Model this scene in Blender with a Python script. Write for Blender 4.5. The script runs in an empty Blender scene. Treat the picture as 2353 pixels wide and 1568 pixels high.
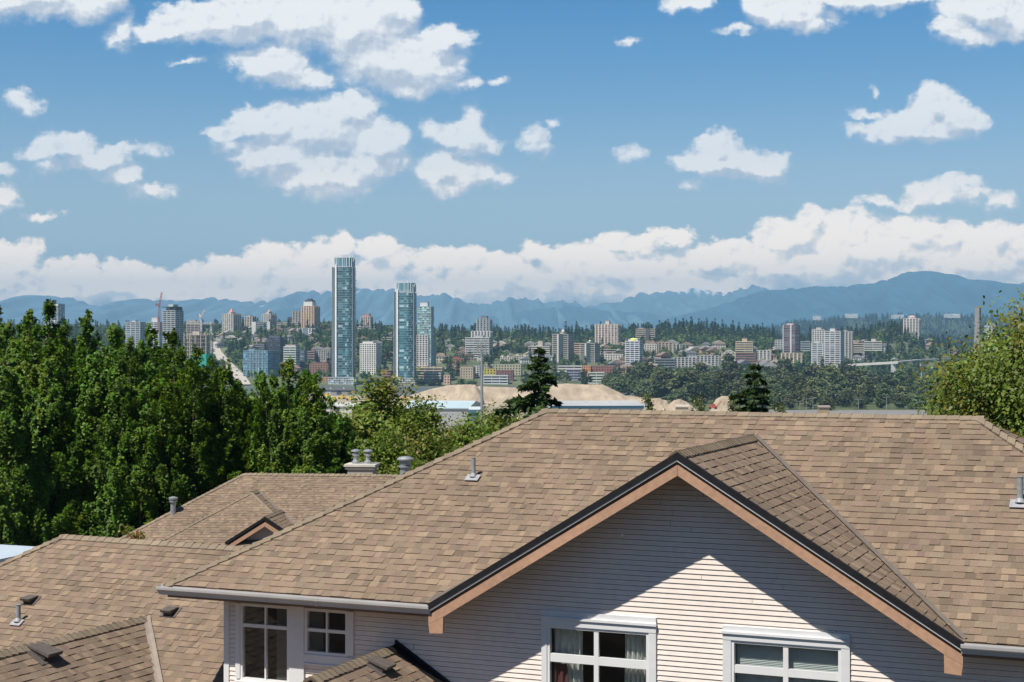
SUN, SKY_STRENGTH, EXPOSURE, HAZE_DENSITY = 5.0, .085, .36, 6.6e-5
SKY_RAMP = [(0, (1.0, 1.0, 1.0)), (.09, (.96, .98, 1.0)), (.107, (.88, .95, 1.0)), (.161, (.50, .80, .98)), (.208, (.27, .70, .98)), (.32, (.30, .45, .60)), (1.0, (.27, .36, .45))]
CLOUD_LOW = (2.7, 2.1, 1.5, 1)
import bpy, math, random
import numpy as np
from mathutils import Vector

# ------------------------------------------------------------------ scene, camera
scene = bpy.context.scene
COL = scene.collection
F, CX, CY = 3620.0, 1176.5, 790.0          # focal length and principal point, in units of a 2353-wide frame
rng = random.Random(7)
nrng = np.random.default_rng(11)

cam_d = bpy.data.cameras.new("camera")
cam_d.sensor_width = 36.0
cam_d.lens = F / 2353.0 * 36.0
cam_d.shift_y = 6.0 / 2353.0
cam_d.clip_start = 0.5
cam_d.clip_end = 90000.0
cam = bpy.data.objects.new("camera", cam_d)
COL.objects.link(cam)
cam.location = (0, 0, 0)
cam.rotation_euler = (math.radians(90), 0, 0)
scene.camera = cam

def P(px, py, Y):
    return Vector(((px - CX) / F * Y, Y, (CY - py) / F * Y))
def PX(px, Y):
    return (px - CX) / F * Y
def PZ(py, Y):
    return (CY - py) / F * Y

# ------------------------------------------------------------------ objects
ROOT = {}
def thing(name, label, cat, loc, group=None):
    o = bpy.data.objects.new(name, None)
    o.empty_display_size = 0.5
    COL.objects.link(o)
    o.location = loc
    o["label"] = label; o["category"] = cat
    if group: o["group"] = group
    ROOT[o.name] = Vector(loc)
    return o
def tag(o, label=None, cat=None, group=None, kind=None):
    if label: o["label"] = label
    if cat: o["category"] = cat
    if group: o["group"] = group
    if kind: o["kind"] = kind
    return o
def link(name, mesh, parent=None, loc=None):
    o = bpy.data.objects.new(name, mesh)
    COL.objects.link(o)
    if parent is not None:
        o.parent = parent
        ROOT[o.name] = ROOT[parent.name]
    else:
        ROOT[o.name] = Vector(loc) if loc is not None else Vector((0, 0, 0))
        if loc is not None: o.location = loc
    return o

class MB:
    """collects faces in world coordinates, links them as one mesh"""
    def __init__(self):
        self.v = []; self.f = []; self.c = []; self.m = []
    def face(self, pts, col=(1, 1, 1), m=0):
        n = len(self.v)
        self.v.extend([tuple(p) for p in pts])
        self.f.append(tuple(range(n, n + len(pts)))); self.c.append(col); self.m.append(m)
    def hexa(self, b, t, col=(1, 1, 1), m=0):
        """b, t: bottom and top rings (same count, counter-clockwise seen from above)"""
        k = len(b); n = len(self.v)
        self.v.extend([tuple(p) for p in b]); self.v.extend([tuple(p) for p in t])
        fs = [tuple(range(n + k - 1, n - 1, -1)), tuple(range(n + k, n + 2 * k))]
        for i in range(k):
            j = (i + 1) % k
            fs.append((n + i, n + j, n + k + j, n + k + i))
        for f in fs:
            self.f.append(f); self.c.append(col); self.m.append(m)
    def box(self, fr, s0, s1, v0, v1, z0, z1, col=(1, 1, 1), m=0):
        b = [fr(s0, v0, z0), fr(s1, v0, z0), fr(s1, v1, z0), fr(s0, v1, z0)]
        t = [fr(s0, v0, z1), fr(s1, v0, z1), fr(s1, v1, z1), fr(s0, v1, z1)]
        self.hexa(b, t, col, m)
    def prism(self, fr, poly, v0, v1, col=(1, 1, 1), m=0):
        """poly of (s, z) extruded from v0 to v1"""
        a = [fr(s, v0, z) for s, z in poly]; b = [fr(s, v1, z) for s, z in poly]
        self.face(a, col, m); self.face(b[::-1], col, m)
        for i in range(len(poly)):
            j = (i + 1) % len(poly)
            self.face([a[j], a[i], b[i], b[j]], col, m)
    def tube(self, A, B, r0, r1, n=10, col=(1, 1, 1), m=0):
        A = Vector(A); B = Vector(B); d = (B - A).normalized()
        x = d.orthogonal().normalized(); y = d.cross(x)
        ra = [A + (x * math.cos(2 * math.pi * i / n) + y * math.sin(2 * math.pi * i / n)) * r0 for i in range(n)]
        rb = [B + (x * math.cos(2 * math.pi * i / n) + y * math.sin(2 * math.pi * i / n)) * r1 for i in range(n)]
        self.hexa(ra, rb, col, m)
    def lathe(self, base, prof, n=16, col=(1, 1, 1), m=0):
        base = Vector(base)
        rings = [[base + Vector((r * math.cos(2 * math.pi * i / n), r * math.sin(2 * math.pi * i / n), z)) for i in range(n)] for r, z in prof]
        for a, b in zip(rings, rings[1:]):
            for i in range(n):
                j = (i + 1) % n
                self.face([a[i], a[j], b[j], b[i]], col, m)
        self.face(rings[0][::-1], col, m); self.face(rings[-1], col, m)
    def build(self, name, mats, parent=None, loc=None, smooth=False):
        me = bpy.data.meshes.new(name)
        if parent is not None: off = ROOT[parent.name]
        elif loc is not None: off = Vector(loc)
        else: off = Vector((0, 0, 0))
        vs = np.array(self.v, dtype=np.float64) - np.array(off)
        me.from_pydata(vs.tolist(), [], self.f)
        if not isinstance(mats, (list, tuple)): mats = [mats]
        for mt in mats: me.materials.append(mt)
        me.polygons.foreach_set("material_index", self.m)
        at = me.color_attributes.new("Col", 'FLOAT_COLOR', 'CORNER')
        arr = np.ones((len(me.loops), 4), dtype=np.float32)
        i = 0
        for f, c in zip(self.f, self.c):
            arr[i:i + len(f), :3] = c; i += len(f)
        at.data.foreach_set("color", arr.ravel())
        if smooth: me.polygons.foreach_set("use_smooth", [True] * len(me.polygons))
        me.update()
        return link(name, me, parent, loc)

def np_mesh(name, verts, faces, mats, vcol=None, mi=None, smooth=False):
    """verts (N,3), faces list of arrays or (M,k) array"""
    me = bpy.data.meshes.new(name)
    faces = np.asarray(faces)
    k = faces.shape[1]
    me.vertices.add(len(verts)); me.vertices.foreach_set("co", np.asarray(verts, np.float32).ravel())
    me.loops.add(faces.size); me.loops.foreach_set("vertex_index", faces.astype(np.int32).ravel())
    me.polygons.add(len(faces)); me.polygons.foreach_set("loop_start", np.arange(0, faces.size, k, dtype=np.int32))
    if not isinstance(mats, (list, tuple)): mats = [mats]
    for m in mats: me.materials.append(m)
    if mi is not None: me.polygons.foreach_set("material_index", np.asarray(mi, np.int32))
    if smooth: me.polygons.foreach_set("use_smooth", np.ones(len(faces), bool))
    me.update(calc_edges=True)
    if vcol is not None:
        at = me.color_attributes.new("Col", 'FLOAT_COLOR', 'POINT')
        a = np.ones((len(verts), 4), np.float32); a[:, :3] = vcol
        at.data.foreach_set("color", a.ravel())
    return me

class Frame:
    """plan axes: s along a wall (to the right), v into depth, z up"""
    def __init__(self, ox, oy, ang):
        self.o = (ox, oy); c, s = math.cos(ang), math.sin(ang)
        self.u = (c, -s); self.w = (s, c)
    def __call__(self, s, v, z):
        return Vector((self.o[0] + s * self.u[0] + v * self.w[0], self.o[1] + s * self.u[1] + v * self.w[1], z))
    def hit(self, px, py, v):
        """the point of the vertical plane v seen in direction (px, py): (s, z)"""
        k = (px - CX) / F
        # (o0 + s u0 + v w0) = k (o1 + s u1 + v w1)
        s = (k * (self.o[1] + v * self.w[1]) - self.o[0] - v * self.w[0]) / (self.u[0] - k * self.u[1])
        Y = self.o[1] + s * self.u[1] + v * self.w[1]
        return s, (CY - py) / F * Y
    def hit_slope(self, px, py, z0, v0, pitch):
        """the point of the roof plane z = z0 + pitch (v - v0): (s, v, z)"""
        d = Vector(((px - CX) / F, 1, (CY - py) / F))
        # v(t) = (t d - o).w ; z = t d.z
        dw = d.x * self.w[0] + d.y * self.w[1]; ow = self.o[0] * self.w[0] + self.o[1] * self.w[1]
        t = (z0 - pitch * (ow + v0)) / (d.z - pitch * dw)
        p = d * t
        return (p.x - self.o[0]) * self.u[0] + (p.y - self.o[1]) * self.u[1], t * dw - ow, p.z

# ------------------------------------------------------------------ materials
def new_mat(name):
    m = bpy.data.materials.new(name); m.use_nodes = True
    nt = m.node_tree; b = nt.nodes["Principled BSDF"]
    return m, nt, b
def N(nt, t, **kw):
    n = nt.nodes.new(t)
    for k, v in kw.items(): setattr(n, k, v)
    return n
def mat(name, col=(.5, .5, .5), rough=.6, vary=.12, vary2=0.0, scale2=.5, scale=3.0, attr=False, metal=0.0, spec=.4, bump=0.0, bscale=40.0, stretch=(1, 1, 1), detail=6.0):
    """base colour (or the Col attribute) varied by a soft noise; optional bump"""
    m, nt, b = new_mat(name)
    L = nt.links.new
    tc = N(nt, "ShaderNodeTexCoord"); mp = N(nt, "ShaderNodeMapping"); mp.inputs["Scale"].default_value = stretch
    L(tc.outputs["Object"], mp.inputs["Vector"])
    no = N(nt, "ShaderNodeTexNoise"); no.inputs["Scale"].default_value = scale; no.inputs["Detail"].default_value = detail
    L(mp.outputs["Vector"], no.inputs["Vector"])
    mr = N(nt, "ShaderNodeMapRange"); mr.inputs["From Min"].default_value = .3; mr.inputs["From Max"].default_value = .7
    mr.inputs["To Min"].default_value = 1 - vary; mr.inputs["To Max"].default_value = 1 + vary
    L(no.outputs["Fac"], mr.inputs["Value"])
    vm = N(nt, "ShaderNodeVectorMath", operation='SCALE')
    if attr:
        a = N(nt, "ShaderNodeAttribute"); a.attribute_name = "Col"
        if col != (.5, .5, .5):
            mu = N(nt, "ShaderNodeVectorMath", operation='MULTIPLY'); mu.inputs[1].default_value = col
            L(a.outputs["Color"], mu.inputs[0]); L(mu.outputs[0], vm.inputs[0])
        else: L(a.outputs["Color"], vm.inputs[0])
    else:
        vm.inputs[0].default_value = col
    fac = mr.outputs["Result"]
    if vary2:
        nb = N(nt, "ShaderNodeTexNoise"); nb.inputs["Scale"].default_value = scale2; nb.inputs["Detail"].default_value = 5
        L(tc.outputs["Object"], nb.inputs["Vector"])
        mb_ = N(nt, "ShaderNodeMapRange"); mb_.inputs["From Min"].default_value = .3; mb_.inputs["From Max"].default_value = .7
        mb_.inputs["To Min"].default_value = 1 - vary2; mb_.inputs["To Max"].default_value = 1 + vary2 * .6
        L(nb.outputs["Fac"], mb_.inputs["Value"])
        mm = N(nt, "ShaderNodeMath", operation='MULTIPLY'); L(fac, mm.inputs[0]); L(mb_.outputs["Result"], mm.inputs[1]); fac = mm.outputs[0]
    L(fac, vm.inputs["Scale"])
    L(vm.outputs["Vector"], b.inputs["Base Color"])
    b.inputs["Roughness"].default_value = rough; b.inputs["Metallic"].default_value = metal
    b.inputs["Specular IOR Level"].default_value = spec
    if bump:
        n2 = N(nt, "ShaderNodeTexNoise"); n2.inputs["Scale"].default_value = bscale; n2.inputs["Detail"].default_value = 3
        L(tc.outputs["Object"], n2.inputs["Vector"])
        bp = N(nt, "ShaderNodeBump"); bp.inputs["Strength"].default_value = bump; bp.inputs["Distance"].default_value = .02
        L(n2.outputs["Fac"], bp.inputs["Height"]); L(bp.outputs["Normal"], b.inputs["Normal"])
    return m
def leaf_mat(name, tint=(1, 1, 1), trans=.3, rough=.5, spec=.35, v0=.8, v1=1.2, hue=.015):
    m, nt, b = new_mat(name); L = nt.links.new
    a = N(nt, "ShaderNodeAttribute"); a.attribute_name = "Col"
    oi = N(nt, "ShaderNodeObjectInfo")
    hs = N(nt, "ShaderNodeHueSaturation")
    mr = N(nt, "ShaderNodeMapRange"); mr.inputs["To Min"].default_value = .5 - hue; mr.inputs["To Max"].default_value = .5 + hue
    mv = N(nt, "ShaderNodeMapRange"); mv.inputs["To Min"].default_value = v0; mv.inputs["To Max"].default_value = v1
    mu = N(nt, "ShaderNodeVectorMath", operation='MULTIPLY'); mu.inputs[1].default_value = tint
    L(a.outputs["Color"], mu.inputs[0]); L(mu.outputs[0], hs.inputs["Color"])
    L(oi.outputs["Random"], mr.inputs["Value"]); L(mr.outputs["Result"], hs.inputs["Hue"])
    L(oi.outputs["Random"], mv.inputs["Value"]); L(mv.outputs["Result"], hs.inputs["Value"])
    L(hs.outputs["Color"], b.inputs["Base Color"])
    b.inputs["Roughness"].default_value = rough; b.inputs["Specular IOR Level"].default_value = spec
    tr = N(nt, "ShaderNodeBsdfTranslucent")
    sc = N(nt, "ShaderNodeVectorMath", operation='MULTIPLY'); sc.inputs[1].default_value = (1.25, 1.35, .6)
    L(hs.outputs["Color"], sc.inputs[0]); L(sc.outputs[0], tr.inputs["Color"])
    mx = N(nt, "ShaderNodeMixShader"); mx.inputs["Fac"].default_value = trans
    L(b.outputs[0], mx.inputs[1]); L(tr.outputs[0], mx.inputs[2])
    L(mx.outputs[0], nt.nodes["Material Output"].inputs["Surface"])
    return m
def glass_mat(name, tint=(.75, .8, .82), clear=.8):
    m, nt, b = new_mat(name); L = nt.links.new
    nt.nodes.remove(b)
    t = N(nt, "ShaderNodeBsdfTransparent"); t.inputs["Color"].default_value = (*tint, 1)
    g = N(nt, "ShaderNodeBsdfGlossy"); g.inputs["Roughness"].default_value = .02; g.inputs["Color"].default_value = (.95, .97, 1, 1)
    ge = N(nt, "ShaderNodeNewGeometry"); dt = N(nt, "ShaderNodeVectorMath", operation='DOT_PRODUCT')
    L(ge.outputs["Incoming"], dt.inputs[0]); L(ge.outputs["Normal"], dt.inputs[1])
    ab = N(nt, "ShaderNodeMath", operation='ABSOLUTE'); L(dt.outputs["Value"], ab.inputs[0])
    om = N(nt, "ShaderNodeMath", operation='SUBTRACT'); om.inputs[0].default_value = 1.0; L(ab.outputs[0], om.inputs[1])
    p5 = N(nt, "ShaderNodeMath", operation='POWER'); p5.inputs[1].default_value = 5.0; L(om.outputs[0], p5.inputs[0])
    ad = N(nt, "ShaderNodeMath", operation='MULTIPLY_ADD'); ad.inputs[1].default_value = .9; ad.inputs[2].default_value = 1 - clear
    L(p5.outputs[0], ad.inputs[0])
    mx = N(nt, "ShaderNodeMixShader"); L(ad.outputs[0], mx.inputs["Fac"]); L(t.outputs[0], mx.inputs[1]); L(g.outputs[0], mx.inputs[2])
    L(mx.outputs[0], nt.nodes["Material Output"].inputs["Surface"])
    return m
# ------------------------------------------------------------------ near houses
M_SHINGLE = mat("asphalt_shingles", attr=True, rough=.9, vary=.18, scale=60, vary2=.13, scale2=.55, spec=.2, bump=.4, bscale=160)
M_SIDING = mat("beige_siding", (.80, .71, .64), rough=.55, vary=.05, scale=9, vary2=.05, scale2=.7, spec=.3)
M_WHITE = mat("white_vinyl", (.74, .74, .73), rough=.4, vary=.02, scale=3)
M_TRIMW = mat("white_painted_trim", (.70, .705, .71), rough=.5, vary=.05, scale=4, bump=.1, bscale=60)
M_TAN = mat("tan_painted_wood", (.475, .285, .185), rough=.6, vary=.12, scale=14, vary2=.10, scale2=1.3, bump=.15)
M_BLACK = mat("black_metal_edge", (.012, .012, .014), rough=.6, vary=.3, scale=8, spec=.3)
M_GUTTER = mat("pale_grey_gutter", (.50, .49, .48), rough=.4, vary=.08, scale=2.0)
M_BROWN = mat("brown_soffit", (.20, .13, .09), rough=.7, vary=.1)
M_FLASH = mat("grey_valley_flashing", (.13, .108, .09), rough=.6, vary=.15, scale=4)
M_FLASH2 = mat("pale_valley_flashing", (.27, .225, .185), rough=.6, vary=.15, scale=4)
M_STEEL = mat("galvanised_steel", (.44, .46, .47), rough=.42, vary=.12, scale=9, metal=.55)
M_LEAD = mat("pale_lead_flashing", (.33, .33, .35), rough=.5, vary=.15, scale=12)
M_PIPE = mat("grey_pipe", (.27, .29, .30), rough=.5, vary=.15, scale=12)
M_VENT = mat("dark_vent_plastic", (.055, .048, .046), rough=.6, vary=.2, scale=12)
M_VENTTOP = mat("weathered_vent_hood", (.105, .088, .078), rough=.75, vary=.2, scale=14)
M_GLASS = glass_mat("window_glass", (.80, .85, .85), .93)
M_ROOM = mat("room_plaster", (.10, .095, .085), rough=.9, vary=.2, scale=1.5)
M_CURTAIN = mat("cream_curtain_cloth", (.62, .60, .55), rough=.9, vary=.08, scale=9)
M_CLOTH = mat("draped_clothes", attr=True, rough=.9, vary=.15, scale=9)
M_BLIND = mat("white_blind_slats", (.80, .82, .78), rough=.5, vary=.04, scale=9)
M_BACKWALL = mat("house_back_wall", (.55, .49, .44), rough=.7, vary=.05)

PAL = [(.272, .206, .146), (.252, .192, .138), (.288, .220, .155), (.234, .181, .132), (.264, .196, .146),
       (.244, .180, .138), (.315, .240, .166), (.212, .164, .120), (.258, .204, .146), (.266, .198, .142)]
CAPC = [(.265, .212, .152), (.25, .20, .144), (.275, .218, .156), (.24, .192, .142)]

def clip(poly, clipper):
    """convex clip of 2-D poly by a counter-clockwise convex clipper"""
    out = poly
    n = len(clipper)
    for i in range(n):
        a, b = clipper[i], clipper[(i + 1) % n]
        ex, ey = b[0] - a[0], b[1] - a[1]
        src = out; out = []
        if not src: break
        for k in range(len(src)):
            p, q = src[k], src[(k + 1) % len(src)]
            dp = ex * (p[1] - a[1]) - ey * (p[0] - a[0]); dq = ex * (q[1] - a[1]) - ey * (q[0] - a[0])
            if dp >= 0: out.append(p)
            if (dp >= 0) != (dq >= 0):
                t = dp / (dp - dq); out.append((p[0] + t * (q[0] - p[0]), p[1] + t * (q[1] - p[1])))
    return out

def shingle_plane(mb, poly, org, seed, e=.145, w=(.09, .20), thick=(.004, .024), pal=PAL, bright=1.0):
    """lays overlapping laminated tabs in courses over a convex roof polygon (world points)"""
    r = random.Random(seed)
    pts = [Vector(p) for p in poly]
    n = Vector((0, 0, 0))
    for i in range(len(pts)):
        a, b = pts[i] - pts[0], pts[(i + 1) % len(pts)] - pts[0]
        n += a.cross(b)
    n.normalize()
    if n.z < 0: n = -n
    V = (Vector((0, 0, 1)) - n * n.z).normalized(); U = V.cross(n)
    org = Vector(org)
    base = n.dot(pts[0] - org)
    q = [((p - org).dot(U), (p - org).dot(V)) for p in pts]
    area = sum(q[i][0] * q[(i + 1) % len(q)][1] - q[(i + 1) % len(q)][0] * q[i][1] for i in range(len(q)))
    if area < 0: q = q[::-1]
    u0 = min(a for a, _ in q); u1 = max(a for a, _ in q); v0 = min(b for _, b in q); v1 = max(b for _, b in q)
    W = lambda u, v, h: org + U * u + V * v + n * (base + h)
    k0 = math.floor(v0 / e)
    for k in range(k0, int(math.ceil(v1 / e))):
        a = k * e; b = a + e + .012
        u = u0 - r.random() * .3
        rowc = 1 + r.uniform(-.05, .05)
        while u < u1:
            wd = r.uniform(*w) if r.random() < .75 else r.uniform(w[0] * .6, w[0] * 1.3)
            lo = a + r.uniform(-.003, .003)
            c = clip([(u, lo), (u + wd, lo), (u + wd, b), (u, b)], q)
            raised = r.random() < .55
            th = r.uniform(.012, .019) if raised else r.uniform(.004, .008)
            sh = rowc * r.uniform(.88, 1.10) * (1.03 if raised else .97) * bright
            pc = r.choice(pal); colr = tuple(x * sh * k_ for x, k_ in zip(pc, (.885, .862, .858)))
            if len(c) >= 3:
                H = [W(x, y, th * (1 - .85 * (y - a) / (b - a)) + .001) for x, y in c]
                mb.face(H, colr)
                for i in range(len(c)):
                    j = (i + 1) % len(c)
                    if c[i][1] > b - .004 and c[j][1] > b - .004: continue
                    if abs(c[i][0] - c[j][0]) + abs(c[i][1] - c[j][1]) < 1e-4: continue
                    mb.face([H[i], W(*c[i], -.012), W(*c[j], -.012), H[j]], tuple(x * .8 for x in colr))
            u += wd

def cap_row(mb, A, B, d1, d2, seed, w=.15, e=.19, lift=.042):
    """cap shingles along a ridge or hip from A (lower end) to B; d1, d2 point down the two slopes"""
    r = random.Random(seed)
    A = Vector(A); B = Vector(B); L = (B - A).length; d = (B - A) / L
    d1 = Vector(d1).normalized(); d2 = Vector(d2).normalized(); up = -(d1 + d2).normalized()
    up = (up - d * up.dot(d)).normalized()
    k = 0
    while k * e < L:
        p0 = A + d * (k * e); p1 = A + d * min(k * e + e * 1.25, L + .03)
        c = r.choice(CAPC); s = r.uniform(.88, 1.1); c = tuple(x * s for x in c)
        l0, l1 = lift * r.uniform(.85, 1.2), .016
        def ring(p, h): return [p + d1 * w + up * h * .8, p + d1 * .03 + up * (h + .004), p + d2 * .03 + up * (h + .004), p + d2 * w + up * h * .8]
        a, b = ring(p0, l0 + .008), ring(p1, l1 + .008)
        lo = [p0 + d1 * w - up * .004, p0, p0, p0 + d2 * w - up * .004]
        lb = [p1 + d1 * w - up * .004, p1, p1, p1 + d2 * w - up * .004]
        for i in range(3): mb.face([a[i], a[i + 1], b[i + 1], b[i]], c)
        dk = tuple(x * .6 for x in c)  # cap ends and sides coloured darker to paint the shadow line beneath
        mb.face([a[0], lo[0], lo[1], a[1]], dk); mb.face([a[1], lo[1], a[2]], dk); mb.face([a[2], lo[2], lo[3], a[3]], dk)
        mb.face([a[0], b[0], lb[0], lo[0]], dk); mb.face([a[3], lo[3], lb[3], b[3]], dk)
        k += 1

def strip_on(mb, pts, half, lift, col=(1, 1, 1)):
    """a narrow raised strip (valley flashing) along pts; half = sideways vector"""
    for a, b in zip(pts, pts[1:]):
        a = Vector(a); b = Vector(b)
        mb.face([a - half + lift, b - half + lift, b + lift * .4, a + lift * .4], col)
        mb.face([a + lift * .4, b + lift * .4, b + half + lift, a + half + lift], col)

def vent_pipe(parent, base, h, r, nrm, flash=.2, cap=False):
    base = Vector(base); nrm = Vector(nrm).normalized()
    mb = MB(); mb.tube(base - Vector((0, 0, .05)), base + Vector((0, 0, h)), r, r, 14)
    mb.tube(base + Vector((0, 0, h)), base + Vector((0, 0, h + .012)), r * 1.12, r * 1.12, 14)
    p = mb.build("vent_pipe", M_PIPE, parent)
    fb = MB()
    V = (Vector((0, 0, 1)) - nrm * nrm.z).normalized(); U = V.cross(nrm)
    o = base + nrm * .03
    fb.hexa([o - U * flash - V * flash * .9, o + U * flash - V * flash * .9, o + U * flash + V * flash * .5, o - U * flash + V * flash * .5],
            [o - U * flash - V * flash * .9 + nrm * .012, o + U * flash - V * flash * .9 + nrm * .012, o + U * flash + V * flash * .5 + nrm * .012, o - U * flash + V * flash * .5 + nrm * .012])
    fb.tube(base + nrm * .03, base + Vector((0, 0, .09)), r * 1.7, r * 1.1, 14)
    fb.build("flashing", M_LEAD, p)
    return p

def box_vent(parent, base, nrm, wu=.2, lv=.3, h=.14):
    """a louvre hood standing on a roof plane, open face down-slope"""
    base = Vector(base); nrm = Vector(nrm).normalized()
    V = (Vector((0, 0, 1)) - nrm * nrm.z).normalized(); U = V.cross(nrm)
    W = lambda u, v, k: base + U * u + V * v + nrm * k
    mb = MB()
    a = .012
    mb.hexa([W(-wu * 1.5, -lv * .9, a), W(wu * 1.5, -lv * .9, a), W(wu * 1.5, lv * 1.2, a), W(-wu * 1.5, lv * 1.2, a)],
            [W(-wu * 1.5, -lv * .9, a + .01), W(wu * 1.5, -lv * .9, a + .01), W(wu * 1.5, lv * 1.2, a + .01), W(-wu * 1.5, lv * 1.2, a + .01)], m=1)
    mb.hexa([W(-wu * .85, -lv * .6, .02), W(wu * .85, -lv * .6, .02), W(wu * .85, lv * .7, .02), W(-wu * .85, lv * .7, .02)],
            [W(-wu * .85, -lv * .55, h * .72), W(wu * .85, -lv * .55, h * .72), W(wu * .85, lv * .9, .03), W(-wu * .85, lv * .9, .03)])
    p = mb.build("box_vent", [M_VENT, M_VENTTOP], parent)
    hd = MB()
    hd.hexa([W(-wu, -lv * .85, h * .7), W(wu, -lv * .85, h * .7), W(wu, lv, .03), W(-wu, lv, .03)],
            [W(-wu, -lv * .8, h), W(wu, -lv * .8, h), W(wu, lv, .055), W(-wu, lv, .055)])
    hd.build("hood", M_VENTTOP, p)
    return p

def gutter(fr, s0, s1, v, z, name, parent, side=False):
    """K-style gutter, its back on plane v; side=True swaps the axes (runs along v at s = v argument)"""
    prof = [(0, 0), (0, -.13), (-.075, -.13), (-.082, -.10), (-.098, -.066), (-.125, -.045), (-.13, -.012), (-.13, .004), (-.112, .004), (-.112, -.006), (-.122, -.015), (-.117, -.04), (-.09, -.062), (-.07, -.12), (-.006, -.12), (-.006, 0)]
    g = (lambda s, a, b: fr(a + v, s, b + z)) if side else (lambda s, a, b: fr(s, a + v, b + z))
    mb = MB()
    n = len(prof)
    A = [g(s0, a, b) for a, b in prof]; B = [g(s1, a, b) for a, b in prof]
    for i in range(n):
        j = (i + 1) % n
        mb.face([A[i], A[j], B[j], B[i]])
    out = prof[:8]
    for s in (s0, s1): mb.face([g(s, a, b) for a, b in out])
    k = 1
    while s0 + k * 2.9 < s1 - .5:                    # joint sleeves
        a_, b_ = s0 + k * 2.9, s0 + k * 2.9 + .07
        for (x0, y0), (x1, y1) in zip(out[1:], out[2:]):
            mb.face([g(a_, x0 - .003, y0 - .002), g(b_, x0 - .003, y0 - .002), g(b_, x1 - .003, y1 - .002), g(a_, x1 - .003, y1 - .002)], (.9, .9, .9))
        k += 1
    return mb.build(name, M_GUTTER, parent)

def window(fr, parent, v, glass, mull, bars, trim, sillz, room=2.2, head=0.0, thickm=.035, name="window"):
    """glass (s0,s1,z0,z1); mull: s of upright bars; bars: z of level bars; trim (left,right,top,bottom) widths on the wall plane v"""
    s0, s1, z0, z1 = glass
    tl, tr, tt, tb = trim
    fm = MB()
    vo = v - .045
    if tl: fm.box(fr, s0 - tl, s0 - .03, vo, v + .02, z0 - tb, z1 + .03)
    if tr: fm.box(fr, s1 + .03, s1 + tr, vo, v + .02, z0 - tb, z1 + .03)
    if tb: fm.box(fr, s0 - tl - .02, s1 + tr + .02, vo - .03, v + .02, z0 - tb - .05, z0 - .03)
    w = fm.build(name, M_TRIMW, parent)
    if head:
        hm = MB()
        hm.box(fr, s0 - tl, s1 + tr, vo - .005, v + .02, z1 + .03, z1 + .03 + head * .45)
        hm.box(fr, s0 - tl - .01, s1 + tr + .01, vo - .03, v + .02, z1 + .03 + head * .45, z1 + .03 + head * .62)
        hm.box(fr, s0 - tl, s1 + tr, vo, v + .02, z1 + .03 + head * .62, z1 + .03 + head)
        hm.build("head_casing", M_TRIMW, w)
    elif tt:
        hm = MB(); hm.box(fr, s0 - tl, s1 + tr, vo, v + .02, z1 + .03, z1 + tt); hm.build("head_casing", M_TRIMW, w)
    sm = MB()
    for a, b, c, d in ((s0 - .035, s0 + .012, z0 - .035, z1 + .035), (s1 - .012, s1 + .035, z0 - .035, z1 + .035)):
        sm.box(fr, a, b, v - .03, v + .05, c, d)
    for c, d in ((z0 - .035, z0 + .012), (z1 - .012, z1 + .035)):
        sm.box(fr, s0 + .012, s1 - .012, v - .028, v + .05, c, d)
    sm.build("frame", M_WHITE, w)
    bm_ = MB()
    for m_, wd in mull: bm_.box(fr, m_ - wd, m_ + wd, v - .02, v + .04, z0 + .012, z1 - .012)
    for b_, wd in bars:
        xs = [s0 + .012]
        for m_, mw in sorted(mull): xs += [m_ - mw, m_ + mw]
        xs.append(s1 - .012)
        for a, b in zip(xs[::2], xs[1::2]): bm_.box(fr, a, b, v - .018, v + .04, b_ - wd, b_ + wd)
    bm_.build("muntin", M_WHITE, w)
    gm = MB(); gm.face([fr(s0, v + .01, z0), fr(s1, v + .01, z0), fr(s1, v + .01, z1), fr(s0, v + .01, z1)])
    gm.build("pane", M_GLASS, w)
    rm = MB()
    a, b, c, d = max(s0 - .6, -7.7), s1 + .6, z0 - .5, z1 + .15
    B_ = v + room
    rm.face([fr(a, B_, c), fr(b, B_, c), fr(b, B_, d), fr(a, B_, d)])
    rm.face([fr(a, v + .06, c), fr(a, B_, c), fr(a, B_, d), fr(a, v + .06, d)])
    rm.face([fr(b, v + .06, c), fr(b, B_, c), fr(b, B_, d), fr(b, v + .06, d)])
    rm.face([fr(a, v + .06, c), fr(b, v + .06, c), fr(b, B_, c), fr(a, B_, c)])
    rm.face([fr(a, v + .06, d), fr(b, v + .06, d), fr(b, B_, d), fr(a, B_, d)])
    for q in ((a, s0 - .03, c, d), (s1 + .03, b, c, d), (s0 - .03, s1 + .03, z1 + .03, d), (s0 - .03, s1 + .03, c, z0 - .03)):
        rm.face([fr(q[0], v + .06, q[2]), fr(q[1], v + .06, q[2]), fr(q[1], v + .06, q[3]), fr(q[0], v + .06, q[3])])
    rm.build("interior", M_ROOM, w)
    return w

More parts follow.
